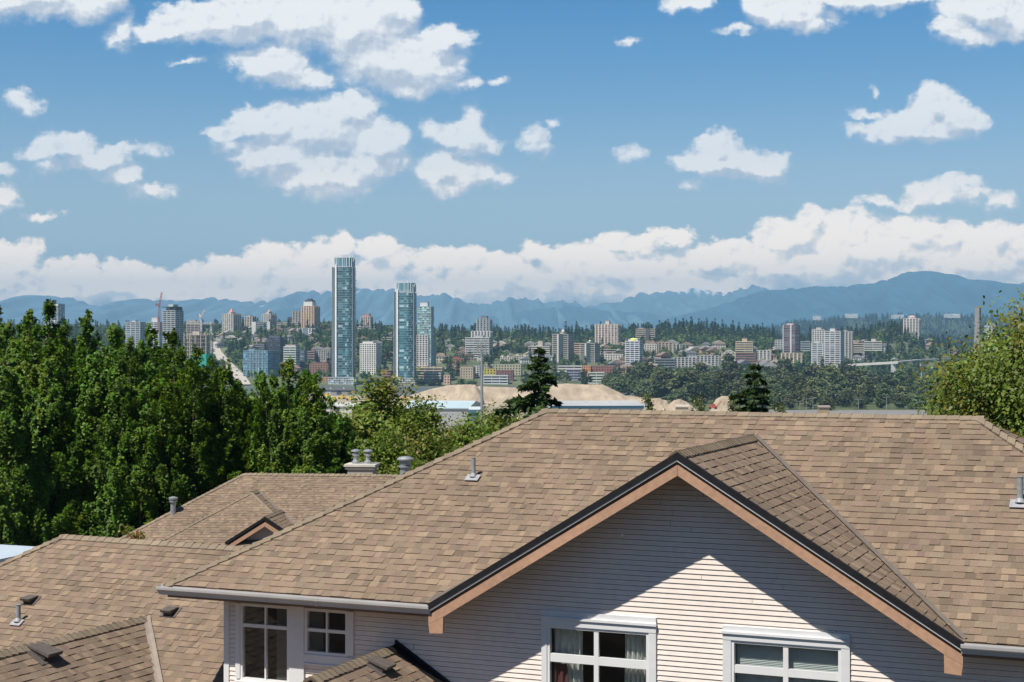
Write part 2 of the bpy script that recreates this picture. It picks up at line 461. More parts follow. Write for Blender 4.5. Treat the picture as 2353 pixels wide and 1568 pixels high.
# ---------------- house A: the big townhouse under the window
YA = 22.0
A = Frame(.1059 * YA, YA, math.atan2(.3889, .9213))
ZE = -3.88; PM = .575; PG = .612; HG = 3.85; DR = 4.72; WV = .615
SL, SR = -8.53, 8.22                          # eave corners along s
ZR = ZE + PM * DR; ZG = ZE + PG * HG
VG = (ZG - ZE) / PM                            # where the gable ridge meets the main slope
RL, RR = SL + DR, SR - DR
hA = thing("townhouse", "large townhouse with brown shingle roof, broad beige front gable and white windows", "house", A(0, 0, -9.6))
TH = .02
roof = MB()
org = A(0, 0, ZE)
zf = lambda v: ZE + PM * v
shingle_plane(roof, [A(SL, 0, ZE), A(-HG, 0, ZE), A(0, VG, ZG), A(0, DR, ZR), A(RL, DR, ZR)], org, 1)
shingle_plane(roof, [A(HG, 0, ZE), A(SR, 0, ZE), A(RR, DR, ZR), A(0, DR, ZR), A(0, VG, ZG)], org, 2)
shingle_plane(roof, [A(SL, 0, ZE), A(RL, DR, ZR), A(SL, 2 * DR, ZE)], A(SL, 0, ZE), 3)
shingle_plane(roof, [A(SR, 0, ZE), A(SR, 2 * DR, ZE), A(RR, DR, ZR)], A(SR, 0, ZE), 4)
roof.face([A(SL, 2 * DR, ZE), A(RL, DR, ZR), A(RR, DR, ZR), A(SR, 2 * DR, ZE)], PAL[0])
roofA = roof.build("roof", M_SHINGLE, hA)
dnF = A(0, -1, -PM) - A(0, 0, 0); dnB = A(0, 1, -PM) - A(0, 0, 0)
dnL = A(-1, 0, -PM) - A(0, 0, 0); dnR = A(1, 0, -PM) - A(0, 0, 0)
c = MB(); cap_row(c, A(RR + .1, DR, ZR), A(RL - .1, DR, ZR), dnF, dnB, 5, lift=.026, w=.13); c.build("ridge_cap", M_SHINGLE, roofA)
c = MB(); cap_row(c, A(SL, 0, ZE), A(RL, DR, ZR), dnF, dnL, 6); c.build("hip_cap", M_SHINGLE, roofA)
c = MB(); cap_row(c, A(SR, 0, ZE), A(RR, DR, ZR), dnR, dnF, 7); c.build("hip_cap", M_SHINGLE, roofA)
# gable roof
VO = -.06
gr = MB()
gv = lambda s: VG * (1 - abs(s) / HG)
shingle_plane(gr, [A(0, VO, ZG), A(HG, VO, ZE), A(HG, 0, ZE), A(0, VG, ZG)], A(0, 0, ZG), 8)
shingle_plane(gr, [A(0, VO, ZG), A(0, VG, ZG), A(-HG, 0, ZE), A(-HG, VO, ZE)], A(0, 0, ZG), 9)
gro = gr.build("gable_roof", M_SHINGLE, hA)
gdL = A(-1, 0, -PG) - A(0, 0, 0); gdR = A(1, 0, -PG) - A(0, 0, 0)
c = MB(); cap_row(c, A(0, VO - .01, ZG), A(0, VG + .05, ZG), gdL, gdR, 10, e=.145); c.build("ridge_cap", M_SHINGLE, gro)
vf = MB()
n_up = Vector((0, 0, .045)); hv = (A(1, 0, 0) - A(0, 0, 0)) * .045
strip_on(vf, [A(0.05, VG, ZG), A(HG, 0.03, ZE + .01)], hv, n_up); vf.build("valley_flashing", M_FLASH, gro)
vf = MB(); strip_on(vf, [A(-.05, VG, ZG), A(-HG, 0.03, ZE + .01)], hv, n_up); vf.build("valley_flashing", M_FLASH, gro)
# soffit under the gable overhang and roof deck
sf = MB()
for sg in (-1, 1):
    sf.face([A(0, -.02, ZG - .14), A(sg * HG, -.02, ZE - .14), A(sg * HG, WV + .02, ZE - .14), A(0, WV + .02, ZG - .14)])
sf.face([A(SL + .03, -.01, ZE - .17), A(-HG + .1, -.01, ZE - .17), A(-HG + .1, WV + .02, ZE - .17), A(SL + .03, WV + .02, ZE - .17)])
sf.face([A(SL + .03, WV + .02, ZE - .17), A(SL + .75, WV + .02, ZE - .17), A(SL + .75, 2 * DR - .1, ZE - .17), A(SL + .03, 2 * DR - .1, ZE - .17)])
sf.face([A(HG - .1, -.01, ZE - .17), A(SR - .03, -.01, ZE - .17), A(SR - .03, WV + .02, ZE - .17), A(HG - .1, WV + .02, ZE - .17)])
sf.build("soffit", M_BROWN, hA)
for q in ((SL, -HG, -.012, .012), (HG, SR, -.012, .012), (SL - .012, SL + .012, .012, 2 * DR), (SR - .012, SR + .012, .012, 2 * DR)):
    fb = MB(); fb.box(A, *q, ZE - .19, ZE - .012); fb.build("fascia", M_BROWN, hA)
gutter(A, SL - .13, -HG + .03, -.014, ZE - .012, "gutter", hA)
gutter(A, HG - .02, SR + .13, -.014, ZE - .012, "gutter", hA)
gutter(A, .0, 2 * DR, SL - .014, ZE - .012, "gutter", hA, side=True)
# barge boards: black rake edge, thin white line, dark brown board painted as recess shade, tan board with the boxed foot
def rake(sg, drop0, drop1, v0, v1, over=0.0, endcut=0.0):
    """a sloping board along the gable edge: from drop0 to drop1 below the roof line"""
    e = HG + over
    return [(0, ZG - drop0), (0, ZG - drop1), (sg * e, ZG - PG * e - drop1), (sg * e, ZG - PG * e - drop0)]
for sg in (-1, 1):
    b = MB(); b.prism(A, rake(sg, -.012, .088, 0, 0, .0), VO - .045, VO + .02); b.build("rake_edge", M_BLACK, hA)
    b = MB(); b.prism(A, rake(sg, .088, .112, 0, 0, .0), VO - .035, VO + .03); b.build("drip_edge", M_WHITE, hA)
    b = MB(); b.prism(A, rake(sg, .112, .165, 0, 0, .0), VO + .02, VO + .06); b.build("shadow_board", M_BROWN, hA)
    b = MB()
    e = HG; zt = lambda s: ZG - PG * abs(s) - .165
    b.prism(A, [(sg * .002, zt(0)), (sg * .002, zt(0) - .15), (sg * (e - .24), zt(e - .24) - .15), (sg * e, zt(e) - .125), (sg * e, zt(e))], VO - .01, VO + .055)
    ft = [(sg * (e - .24), zt(e - .24) - .153), (sg * (e - .235), zt(e) - .25), (sg * (e - .02), zt(e) - .265), (sg * e, zt(e) - .128)]
    b.prism(A, ft, VO - .008, VO + .05)
    b.build("barge_board", M_TAN, hA)
# wall with lap siding
wl = MB()
LAP = .0745
wz0, wzt = -9.4, ZG - .15
WL, WR = -7.84, 8.1
wins = []                                      # (s0, s1, z0, z1) openings
def whit(px, py): return A.hit(px, py, WV)
def rect(x0, y0, x1, y1):
    """pixel box on the wall plane, measured along its own middle"""
    s0 = whit(x0, (y0 + y1) / 2)[0]; s1 = whit(x1, (y0 + y1) / 2)[0]
    return s0, s1
def zat(px, py): return whit(px, py)[1]
g1 = (whit(558, 1450)[0], whit(663, 1450)[0], zat(610, 1563), zat(610, 1394))
g2 = (whit(706, 1450)[0], whit(797, 1450)[0], zat(751, 1501), zat(751, 1405))
g3 = (whit(1263, 1500)[0], whit(1488, 1500)[0], zat(1375, 1610), zat(1375, 1449))
g4 = (whit(1686, 1500)[0], whit(1929, 1500)[0], zat(1807, 1640), zat(1807, 1484))
wins = [g1, g2, g3, g4]
z = wz0
k = 0
rr = random.Random(3)
while z < wzt:
    z1 = z + LAP
    def lim(zz):
        if zz < ZE - .16: return WL, WR
        h = (ZG - .16 - zz) / PG
        return max(WL, -h), min(WR, h)
    a0, b0 = lim(z); a1, b1 = lim(min(z1, wzt))
    segs = [(a0, b0, a1, b1)]
    zm = (z + z1) / 2
    for w in wins:
        if w[2] - .02 < zm < w[3] + .02:
            ns = []
            for s in segs:
                if w[0] > s[0] and w[1] < s[1]:
                    ns.append((s[0], w[0], s[2], w[0])); ns.append((w[1], s[1], w[1], s[3]))
                else: ns.append(s)
            segs = ns
    tone = rr.uniform(.985, 1.015)
    for (p, q, p1, q1) in list(segs):                # butt joints in long boards
        if q - p > 1.5 and rr.random() < .55:
            x_ = rr.uniform(p + .5, q - .5); segs.remove((p, q, p1, q1)); segs += [(p, x_ - .003, p1, x_ - .003), (x_ + .003, q, x_ + .003, q1)]
    for (p, q, p1, q1) in segs:
        if q1 - p1 < 0 or q - p < .01: continue
        # butt joints: split long boards
        G_ = .0085; zg_ = z1 - G_
        pg, qg = p1 + (p - p1) * G_ / LAP, q1 + (q - q1) * G_ / LAP
        wl.face([A(p, WV - .017, z), A(q, WV - .017, z), A(qg, WV - .004, zg_), A(pg, WV - .004, zg_)], (tone,) * 3)
        wl.face([A(p, WV - .017, z), A(p, WV + .03, z), A(q, WV + .03, z), A(q, WV - .017, z)], (tone,) * 3)
        wl.face([A(pg, WV - .004, zg_), A(qg, WV - .004, zg_), A(qg, WV + .03, zg_), A(pg, WV + .03, zg_)], (tone,) * 3)
        wl.face([A(pg, WV + .03, zg_), A(qg, WV + .03, zg_), A(q1, WV + .03, z1), A(p1, WV + .03, z1)], (tone,) * 3)
    z = z1; k += 1
wl.face([A(WL, WV, wz0), A(WL, 2 * DR - .65, wz0), A(WL, 2 * DR - .65, ZE), A(WL, WV, ZE)])
wl.face([A(WR, WV, wz0), A(WR, WV, ZE), A(WR, 2 * DR - .65, ZE), A(WR, 2 * DR - .65, wz0)])
wl.face([A(WL, 2 * DR - .65, wz0), A(WR, 2 * DR - .65, wz0), A(WR, 2 * DR - .65, ZE), A(WL, 2 * DR - .65, ZE)])
wl.build("wall", M_SIDING, hA)
for q in ((WL - .02, WL + .075), (WR - .06, WR + .02)):
    cb = MB(); cb.box(A, *q, WV - .03, WV + .1, wz0, ZE - .17); cb.build("corner_board", M_TRIMW, hA)
# windows
mz = lambda x, y: zat(x, y)
ms = lambda x: whit(x, 1450)[0]
s663, s706 = g1[1], g2[0]
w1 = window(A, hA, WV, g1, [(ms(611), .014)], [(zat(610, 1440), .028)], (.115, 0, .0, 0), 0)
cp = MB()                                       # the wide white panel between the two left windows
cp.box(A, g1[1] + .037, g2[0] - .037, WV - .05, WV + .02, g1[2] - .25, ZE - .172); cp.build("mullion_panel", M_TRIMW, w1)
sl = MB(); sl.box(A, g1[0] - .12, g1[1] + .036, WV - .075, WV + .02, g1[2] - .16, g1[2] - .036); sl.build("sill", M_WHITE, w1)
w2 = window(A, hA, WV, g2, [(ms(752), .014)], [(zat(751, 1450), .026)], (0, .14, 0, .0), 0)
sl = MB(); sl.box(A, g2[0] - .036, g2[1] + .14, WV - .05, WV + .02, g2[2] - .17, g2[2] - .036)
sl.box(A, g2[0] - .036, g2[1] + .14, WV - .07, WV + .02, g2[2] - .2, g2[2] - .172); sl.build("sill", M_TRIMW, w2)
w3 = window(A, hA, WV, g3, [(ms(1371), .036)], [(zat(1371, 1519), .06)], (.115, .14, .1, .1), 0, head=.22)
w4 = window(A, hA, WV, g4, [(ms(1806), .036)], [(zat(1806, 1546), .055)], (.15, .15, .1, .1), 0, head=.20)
# curtains hanging in the third window, a blind in the fourth
def curtain(s0, s1, z0, z1, v, folds, amp, name, label, group=None, seed=0, colour=None, cat="curtain"):
    r = random.Random(seed); n = folds * 8
    mb = MB(); xs = [s0 + (s1 - s0) * i / n for i in range(n + 1)]
    ph = r.random() * 6
    zs = [z1 + (z0 - z1) * j / 6 for j in range(7)]
    row = []
    for j, zz in enumerate(zs):
        row.append([A(x + .01 * math.sin(j + i * .7), v + amp * (.6 + .1 * j) * math.sin(i / 8 * 2 * math.pi + ph + .5 * math.sin(i * .21)), zz) for i, x in enumerate(xs)])
    for j in range(6):
        for i in range(n): mb.face([row[j + 1][i], row[j + 1][i + 1], row[j][i + 1], row[j][i]], colour or (1, 1, 1))
    loc = A((s0 + s1) / 2, v, z0)
    o = mb.build(name, M_CURTAIN if colour is None else M_CLOTH, loc=loc, smooth=True)
    tag(o, label, cat, group)
zc = zat(1371, 1519)
curtain(g3[0] + .0, ms(1330), g3[2] - .4, g3[3] + .05, WV + .16, 5, .035, "curtain", "cream curtain hanging at the left side of the gable window", "curtains of the gable window", 1)
curtain(ms(1428), g3[1] + .02, g3[2] - .4, g3[3] + .05, WV + .16, 6, .035, "curtain", "cream curtain hanging at the right side of the gable window", "curtains of the gable window", 2)
curtain(ms(1270), ms(1300), g3[2] - .3, zc - .1, WV + .09, 2, .03, "garment", "mauve and red garment hanging low in the gable window", None, 5, (.16, .05, .045), "clothing")
bl = MB(); z = g4[3] + .02; i = 0
while z > g4[2] - .1:
    bl.face([A(g4[0] + .01, WV + .10, z - .012), A(g4[1] - .01, WV + .10, z - .012), A(g4[1] - .01, WV + .13, z + .004), A(g4[0] + .01, WV + .13, z + .004)])
    z -= .0225
bl.box(A, g4[0] + .01, g4[1] - .01, WV + .09, WV + .13, g4[3] + .005, g4[3] + .04)
tag(bl.build("window_blind", M_BLIND, loc=A((g4[0] + g4[1]) / 2, WV + .1, g4[2])), "white slatted blind lowered behind the right gable window", "blind")
# pipes on the main slope
nF = A(0, -PM, 1) - A(0, 0, 0)
s_, v_, z_ = A.hit_slope(1088, 1100, ZE, 0, PM)
vent_pipe(hA, A(s_, v_, z_), .34, .036, nF, .12)
s_, v_, z_ = A.hit_slope(2344, 1160, ZE, 0, PM)
vent_pipe(hA, A(s_, v_, z_), .40, .045, nF, .14)
# entry gable roof projecting from the wall at the bottom edge
s_, z_ = A.hit(908, 1485, WV - .02)
pr = MB(); pe = 2.6
shingle_plane(pr, [A(s_, WV - .01, z_), A(s_, WV - pe, z_), A(s_ + 2.2, WV - pe, z_ - 2.2 * PG), A(s_ + 2.2, WV - .01, z_ - 2.2 * PG)], A(s_, 0, z_), 21)
shingle_plane(pr, [A(s_, WV - .01, z_), A(s_ - 2.2, WV - .01, z_ - 2.2 * PG), A(s_ - 2.2, WV - pe, z_ - 2.2 * PG), A(s_, WV - pe, z_)], A(s_, 0, z_), 22)
po = pr.build("entry_roof", M_SHINGLE, hA)
c = MB(); cap_row(c, A(s_, WV - pe, z_), A(s_, WV - .16, z_), gdL, gdR, 23, e=.145); c.build("ridge_cap", M_SHINGLE, po)
fl = MB()
fl.prism(A, [(s_, z_ + .10), (s_ + .02, z_ + .10), (s_ + 2.2, z_ + .10 - 2.2 * PG), (s_ + 2.2, z_ - 2.2 * PG), (s_, z_)], WV - .035, WV - .016)
for sg in (-1, 1):
    q = [A(s_, WV - .20, z_ + .03), A(s_ + sg * 2.2, WV - .20, z_ + .03 - 2.2 * PG), A(s_ + sg * 2.2, WV - .02, z_ + .03 - 2.2 * PG), A(s_, WV - .02, z_ + .03)]
    fl.face(q if sg > 0 else q[::-1])
fl.build("wall_flashing", M_BLACK, po)
nR = A(PG, 0, 1) - A(0, 0, 0)
pz = lambda s, v: A(s_ + s, v, z_ - PG * s)
box_vent(po, pz(.22, -.35), nR, .15, .2, .15)

# ---------------- house C: lower-left, nearer the left edge
aC = math.radians(25.5)
YC = 30.4
C = Frame(PX(333, YC), YC, aC)
zC = PZ(1243, YC); PC = .60
cr = MB()
sLc = C.hit(152, 1228, 0)[0]                    # left end of the ridge
runC = 5.6
def sR_at(v):
    # where the slope runs into the left wall of the big house
    d0 = (C(0, v, 0) - A(0, 0, 0)); uA = Vector((A.u[0], A.u[1], 0)); uC = Vector((C.u[0], C.u[1], 0))
    return (WL0 + .03 - d0.dot(uA)) / uC.dot(uA)
WL0 = -7.84
sRc = sR_at(0)
zEc = zC - PC * runC
hC = thing("townhouse", "townhouse with brown hipped roof at the lower left, roof vents on its slope", "house", C(0, 0, zEc - 5.2))
tD = C.hit_slope(334, 1419, zC, 0, PC)            # where the small gable ridge meets the slope
sD, vD, zD = tD
HD = (zD - zEc) / PC                              # half width of that gable at the eave
# main slope, cut along the gable's valleys
vE = -runC
shingle_plane(cr, [C(sLc - runC, vE, zEc), C(sD - HD, vE, zEc), C(sD, vD, zD), C(sD, 0, zC), C(sLc, 0, zC)], C(0, 0, zC), 31)
shingle_plane(cr, [C(sD, 0, zC), C(sD, vD, zD), C(sD + HD, vE, zEc), C(max(sD + HD + .02, sR_at(vE)), vE, zEc), C(sRc, 0, zC)], C(0, 0, zC), 32)
shingle_plane(cr, [C(sLc - runC, vE, zEc), C(sLc, 0, zC), C(sLc - runC, runC, zEc)], C(sLc, 0, zC), 33)
cr.face([C(sLc - runC, runC, zEc), C(sLc, 0, zC), C(sRc, 0, zC), C(sR_at(runC), runC, zEc)], PAL[1])
cro = cr.build("roof", M_SHINGLE, hC)
dF = C(0, -1, -PC) - C(0, 0, 0); dB = C(0, 1, -PC) - C(0, 0, 0); dL = C(-1, 0, -PC) - C(0, 0, 0); dR = C(1, 0, -PC) - C(0, 0, 0)
c = MB(); cap_row(c, C(sRc - .3, 0, zC), C(sLc - .1, 0, zC), dF, dB, 35, lift=.03); c.build("ridge_cap", M_SHINGLE, cro)
c = MB(); cap_row(c, C(sLc - runC, vE, zEc), C(sLc, 0, zC), dF, dL, 36); c.build("hip_cap", M_SHINGLE, cro)
gd = MB(); vF = vD - 6.5
shingle_plane(gd, [C(sD, vF, zD), C(sD + HD, vF, zEc), C(sD + HD, vE, zEc), C(sD, vD, zD)], C(sD, 0, zD), 37, bright=.97)
shingle_plane(gd, [C(sD, vF, zD), C(sD, vD, zD), C(sD - HD, vE, zEc), C(sD - HD, vF, zEc)], C(sD, 0, zD), 38)
gdo = gd.build("gable_roof", M_SHINGLE, hC)
c = MB(); cap_row(c, C(sD, vF, zD), C(sD, vD + .04, zD), dL, dR, 39, e=.145); c.build("ridge_cap", M_SHINGLE, gdo)
vf = MB(); strip_on(vf, [C(sD + .02, vD, zD), C(sD + HD, vE, zEc)], (C(1, 0, 0) - C(0, 0, 0)) * .085, Vector((0, 0, .05))); vf.build("valley_flashing", M_FLASH2, gdo)
wc = MB()
wc.box(C, sLc - runC + .6, sRc - 1.2, vE + .6, runC - .6, zEc - 5.2, zEc - .05)
wc.box(C, sD - HD + .5, sD + HD - .5, vF + .5, vE + .6, zEc - 5.2, zEc - .05)
wc.prism(C, [(sD - HD + .5, zEc - .05), (sD + HD - .5, zEc - .05), (sD, zD - .35)], vF + .5, vF + .7)
wc.build("wall", M_BACKWALL, hC)
nCF = C(0, -PC, 1) - C(0, 0, 0); nCR = C(PC, 0, 1) - C(0, 0, 0)
for px, py in ((70, 1383), (392, 1410)):
    s1_, v1_, z1_ = C.hit_slope(px, py, zC, 0, PC); box_vent(hC, C(s1_, v1_, z1_), nCF, .11, .13, .15)
s1_, v1_, z1_ = C.hit_slope(42, 1432, zC, 0, PC); vent_pipe(hC, C(s1_, v1_, z1_), .33, .045, nCF, .12)
# box vent on the right slope of the small gable: plane z = zD - PC (s - sD)
d = Vector(((100 - CX) / F, 1, (CY - 1506) / F))
du = d.x * C.u[0] + d.y * C.u[1]; ou = C.o[0] * C.u[0] + C.o[1] * C.u[1]
t = (zD + PC * (ou + sD)) / (d.z + PC * du)
box_vent(gdo, d * t, nCR, .17, .24, .19)

# ---------------- house B: further down the slope, behind
aB = math.radians(6.0); YB = 60.0
B = Frame(PX(562, YB), YB, aB); zB = PZ(1089, YB); PB = .58
runB = 5.2; zEb = zB - PB * runB; Rb = 15.5
hB = thing("townhouse", "farther townhouse with brown hipped roof and tiny dormer, standing before the tall green trees", "house", B(0, 0, zEb - 5.5))
br = MB()
tW = .95
W0 = (.75, -tW, zB - PB * tW)
shingle_plane(br, [B(-runB, -runB, zEb), B(Rb + runB, -runB, zEb), B(Rb, 0, zB), B(0, 0, zB)], B(0, 0, zB), 41)
shingle_plane(br, [B(-runB, -runB, zEb), B(0, 0, zB), B(-runB, runB, zEb)], B(0, 0, zB), 42)
br.face([B(-runB, runB, zEb), B(0, 0, zB), B(Rb, 0, zB), B(Rb + runB, runB, zEb)], PAL[1])
bro = br.build("roof", M_SHINGLE, hB)
dF = B(0, -1, -PB) - B(0, 0, 0); dB = B(0, 1, -PB) - B(0, 0, 0); dL = B(-1, 0, -PB) - B(0, 0, 0); dR = B(1, 0, -PB) - B(0, 0, 0)
c = MB(); cap_row(c, B(Rb, 0, zB), B(0, 0, zB), dF, dB, 44, w=.16, e=.2); c.build("ridge_cap", M_SHINGLE, bro)
c = MB(); cap_row(c, B(-runB, -runB, zEb), B(0, 0, zB), dF, dL, 45, w=.16, e=.2); c.build("hip_cap", M_SHINGLE, bro)
# the hipped wing that stands a little forward
wg = MB(); ex = .75; rw = 4.0
wz = W0[2]; a = W0[1] - ex
shingle_plane(wg, [B(W0[0] - rw, a - rw, wz - PB * rw), B(W0[0] + rw, a - rw, wz - PB * rw), B(W0[0], a, wz)], B(W0[0], a, wz), 46)
shingle_plane(wg, [B(W0[0] + rw, a - rw, wz - PB * rw), B(W0[0] + rw, W0[1] - rw, wz - PB * rw), B(W0[0], W0[1], wz), B(W0[0], a, wz)], B(W0[0], a, wz), 47)
shingle_plane(wg, [B(W0[0] - rw, a - rw, wz - PB * rw), B(W0[0], a, wz), B(W0[0], W0[1], wz), B(W0[0] - rw, W0[1] - rw, wz - PB * rw)], B(W0[0], a, wz), 48)
wgo = wg.build("wing_roof", M_SHINGLE, hB)
c = MB(); cap_row(c, B(W0[0], a - .02, wz), B(W0[0], W0[1], wz), dL, dR, 49, w=.15, e=.2); c.build("ridge_cap", M_SHINGLE, wgo)
c = MB(); cap_row(c, B(W0[0] - rw, a - rw, wz - PB * rw), B(W0[0], a, wz), dF, dL, 50, w=.15, e=.2); c.build("hip_cap", M_SHINGLE, wgo)
c = MB(); cap_row(c, B(W0[0] + rw, a - rw, wz - PB * rw), B(W0[0], a, wz), dR, dF, 51, w=.1, e=.2, lift=.01); c.build("hip_cap", M_SHINGLE, wgo)
vf = MB(); strip_on(vf, [B(*W0), B(W0[0] + rw, W0[1] - rw, wz - PB * rw)], (B(1, 0, 0) - B(0, 0, 0)) * .1, Vector((0, 0, .04))); vf.build("valley_flashing", M_FLASH, wgo)
# small gabled dormer on the wing
vd = a - 1.75
sd, zd = B.hit(609, 1189, vd - 1.0)
hd = 1.42; pd = .63
dm = MB()
vb = vd + 1.3
shingle_plane(dm, [B(sd, vd - 1.0, zd), B(sd + hd, vd - 1.0, zd - pd * hd), B(sd + hd, vd - .9, zd - pd * hd), B(sd, vb, zd)], B(sd, 0, zd), 52)
shingle_plane(dm, [B(sd, vd - 1.0, zd), B(sd, vb, zd), B(sd - hd, vd - .9, zd - pd * hd), B(sd - hd, vd - 1.0, zd - pd * hd)], B(sd, 0, zd), 53)
dmo = dm.build("dormer", M_SHINGLE, hB)
dn1 = B(-1, 0, -pd) - B(0, 0, 0); dn2 = B(1, 0, -pd) - B(0, 0, 0)
c = MB(); cap_row(c, B(sd, vd - 1, zd), B(sd, vb, zd), dn1, dn2, 54, w=.13, e=.2); c.build("ridge_cap", M_SHINGLE, dmo)
for sg in (-1, 1):
    q = lambda d0, d1: [(sd, zd - d0), (sd, zd - d1), (sd + sg * hd, zd - pd * hd - d1), (sd + sg * hd, zd - pd * hd - d0)]
    m_ = MB(); m_.prism(B, q(-.02, .10), vd - 1.08, vd - .99); m_.build("rake_edge", M_BLACK, dmo)
    m_ = MB(); m_.prism(B, q(.15, .32), vd - 1.05, vd - .98); m_.build("barge_board", M_TAN, dmo)
m_ = MB(); m_.prism(B, [(sd - hd, zd - pd * hd - .14), (sd + hd, zd - pd * hd - .14), (sd, zd - .14)], vd - .72, vd - .3); m_.build("wall", M_BACKWALL, dmo)
m_ = MB(); m_.box(B, -runB + .6, Rb + runB - .6, -runB + .6, runB - .6, zEb - 5.5, zEb - .05); m_.build("wall", M_BACKWALL, hB)
# chimney with two flues behind the ridge, round flue on the slope, capped pipe on the far hip
YK = 62.5
fk = Frame(PX(826, YK), YK, aB)
ch = MB(); w_ = PX(862, YK) - PX(789, YK); zt = PZ(1068, YK)
s0 = -w_ / 2
ch.box(fk, s0 + .12, s0 + w_ - .12, 0.1, 1.0, zB - 1.5, zt - .10)
ch.box(fk, s0 + .04, s0 + w_ - .04, .04, 1.06, zt - .19, zt - .10, m=0)
ch.box(fk, s0, s0 + w_, 0, 1.1, zt - .09, zt, m=1)
cho = ch.build("chimney", [mat("chimney_siding", (.42, .38, .33), vary=.08), mat("chimney_cap", (.60, .57, .50), vary=.1)], hB)
for px in (811, 840):
    f_ = MB(); c0 = fk(PX(px, YK) - PX(826, YK), .5, zt)
    f_.lathe(c0, [(.15, 0), (.15, .10), (.10, .13), (.09, .20), (.10, .3), (.16, .36), (.16, .40), (.10, .41), (.10, .48), (.20, .49), (.19, .53), (.05, .58)], 14)
    f_.build("flue", M_STEEL, cho, smooth=False)
fl_ = MB(); Yf = 58.6; b0 = P(931, 1101, Yf)
fl_.lathe(b0 - Vector((0, 0, .3)), [(.19, 0), (.19, .72), (.25, .74), (.25, .79), (.17, .80), (.21, .84), (.21, 1.0), (.31, 1.01), (.31, 1.05), (.22, 1.12), (.05, 1.15)], 18)
flo = fl_.build("flue", M_STEEL, hB)
f2 = MB(); f2.lathe(b0 - Vector((0.05, 0.05, .12)), [(.34, -.1), (.26, .18), (.2, .24)], 16); f2.build("flashing", M_LEAD, flo)
f3 = MB(); b1 = P(398, 1175, 58.0); f3.lathe(b1, [(.10, -.4), (.10, .33), (.15, .34), (.15, .40), (.10, .41), (.17, .44), (.17, .5), (.06, .54)], 14)
f3.build("flue", M_STEEL, hB)

# pale metal roof sliver at the left edge
fs = Frame(PX(-20, 36), 36, math.radians(20))
hS = thing("carport", "pale blue metal carport roof just showing at the left edge", "carport", fs(0, 0, PZ(1275, 36) - 3.0))
m_ = MB(); zs = PZ(1274, 36)
m_.prism(fs, [(-3, zs), (.62, zs - .02), (.62, zs - .14), (-3, zs - .12)], -1.6, 1.6); m_.build("roof", mat("pale_blue_metal", (.50, .58, .64), rough=.4, vary=.05), hS)
m_ = MB()
for a_, b_ in ((.5, -1.4), (.5, 1.4), (-2.8, -1.4), (-2.8, 1.4)): m_.tube(fs(a_, b_, zs - 3.0), fs(a_, b_, zs - .13), .05, .05)
m_.build("frame", M_STEEL, hS)
# ------------------------------------------------------------------ terrain
YS = [3, 40, 65, 100, 200, 400, 700, 1000, 1400, 1900, 2000, 2200, 2500, 2800, 3100, 3800, 5000, 6500, 8000, 14000, 26000]
NEAR = [-10, -10.5, -13, -17, -30, -44, -52, -53, -53, -54, -53]
TER = {   # heights at 2200 2500 2800 3100 3800 5000 6500 8000 11000 14000 by column
    -700: [-40, -15, 5, 25, 25, 10, 5, 10, 30, 60],
    300: [-40, -15, 8, 28, 30, 10, 5, 10, 30, 60],
    480: [-42, -20, 6, 30, 30, 10, 5, 10, 30, 60],
    600: [-38, -8, 16, 34, 30, 10, 5, 10, 30, 60],
    740: [-36, -4, 20, 34, 30, 10, 5, 10, 30, 60],
    900: [-38, -8, 14, 26, 20, 5, 5, 10, 30, 60],
    1050: [-36, -14, 6, 18, 15, 5, 5, 10, 30, 60],
    1300: [-37, -17, -2, 14, 15, 5, 5, 10, 30, 60],
    1480: [-36, -12, 5, 20, 20, 5, 5, 15, 40, 60],
    1600: [-36, -12, 6, 26, 28, 5, 5, 20, 60, 60],
    1720: [-36, -14, 2, 16, 20, 5, 10, 50, 60, 60],
    1850: [-36, -20, -8, -1, 5, 5, 25, 110, 80, 80],
    1960: [-42, -24, -4, 14, 0, -5, 20, 128, 90, 90],
    2060: [-46, -30, 12, 27, -5, -5, 25, 135, 100, 100],
    2140: [-50, -42, -12, 4, -20, -10, 28, 135, 100, 100],
    2250: [-53, -50, -46, -42, -32, -10, 30, 130, 100, 100],
    2400: [-53, -52, -48, -44, -34, -10, 35, 130, 100, 100],
    3100: [-53, -52, -48, -44, -34, -10, 35, 130, 100, 100]}
TX = sorted(TER)
LY = np.log(YS)
def ter(px, Y):
    px = min(max(px, TX[0]), TX[-1])
    i = max(j for j in range(len(TX)) if TX[j] <= px); i = min(i, len(TX) - 2)
    t = (px - TX[i]) / (TX[i + 1] - TX[i]); t = t * t * (3 - 2 * t)
    def h(k): return np.interp(math.log(max(Y, 3)), LY, NEAR + TER[TX[k]])
    return float(h(i) * (1 - t) + h(i + 1) * t)

M_GROUND = mat("ground_cover", attr=True, rough=.95, vary=.35, scale=.02, spec=.1, detail=9)
ys = np.unique(np.concatenate([np.geomspace(3, 28000, 160), np.linspace(1900, 3600, 60)]))
xs = np.linspace(-700, 3100, 130)
gv_, gc_ = [], []
def gcol(px, Y, z):
    if Y < 90: return (.05, .055, .04)
    if Y < 600: return (.14, .15, .09)
    if Y < 1620:
        if px > 1480 + (1620 - Y) * .2 and Y > 1150: return (.09, .11, .05)
        return (.36, .31, .24)
    if Y < 1985: return (.10, .12, .12)
    if Y < 3600: return (.115, .135, .075)
    return (.05, .075, .045)
for y in ys:
    for x in xs:
        z = ter(x, y)
        if y > 4200: z += (math.sin(x * .031 + y * .0013) + math.sin(x * .077 + 1.3)) * (6 if y < 7000 else 10)
        gv_.append((PX(x, y), y, z)); gc_.append(gcol(x, y, z))
nx = len(xs)
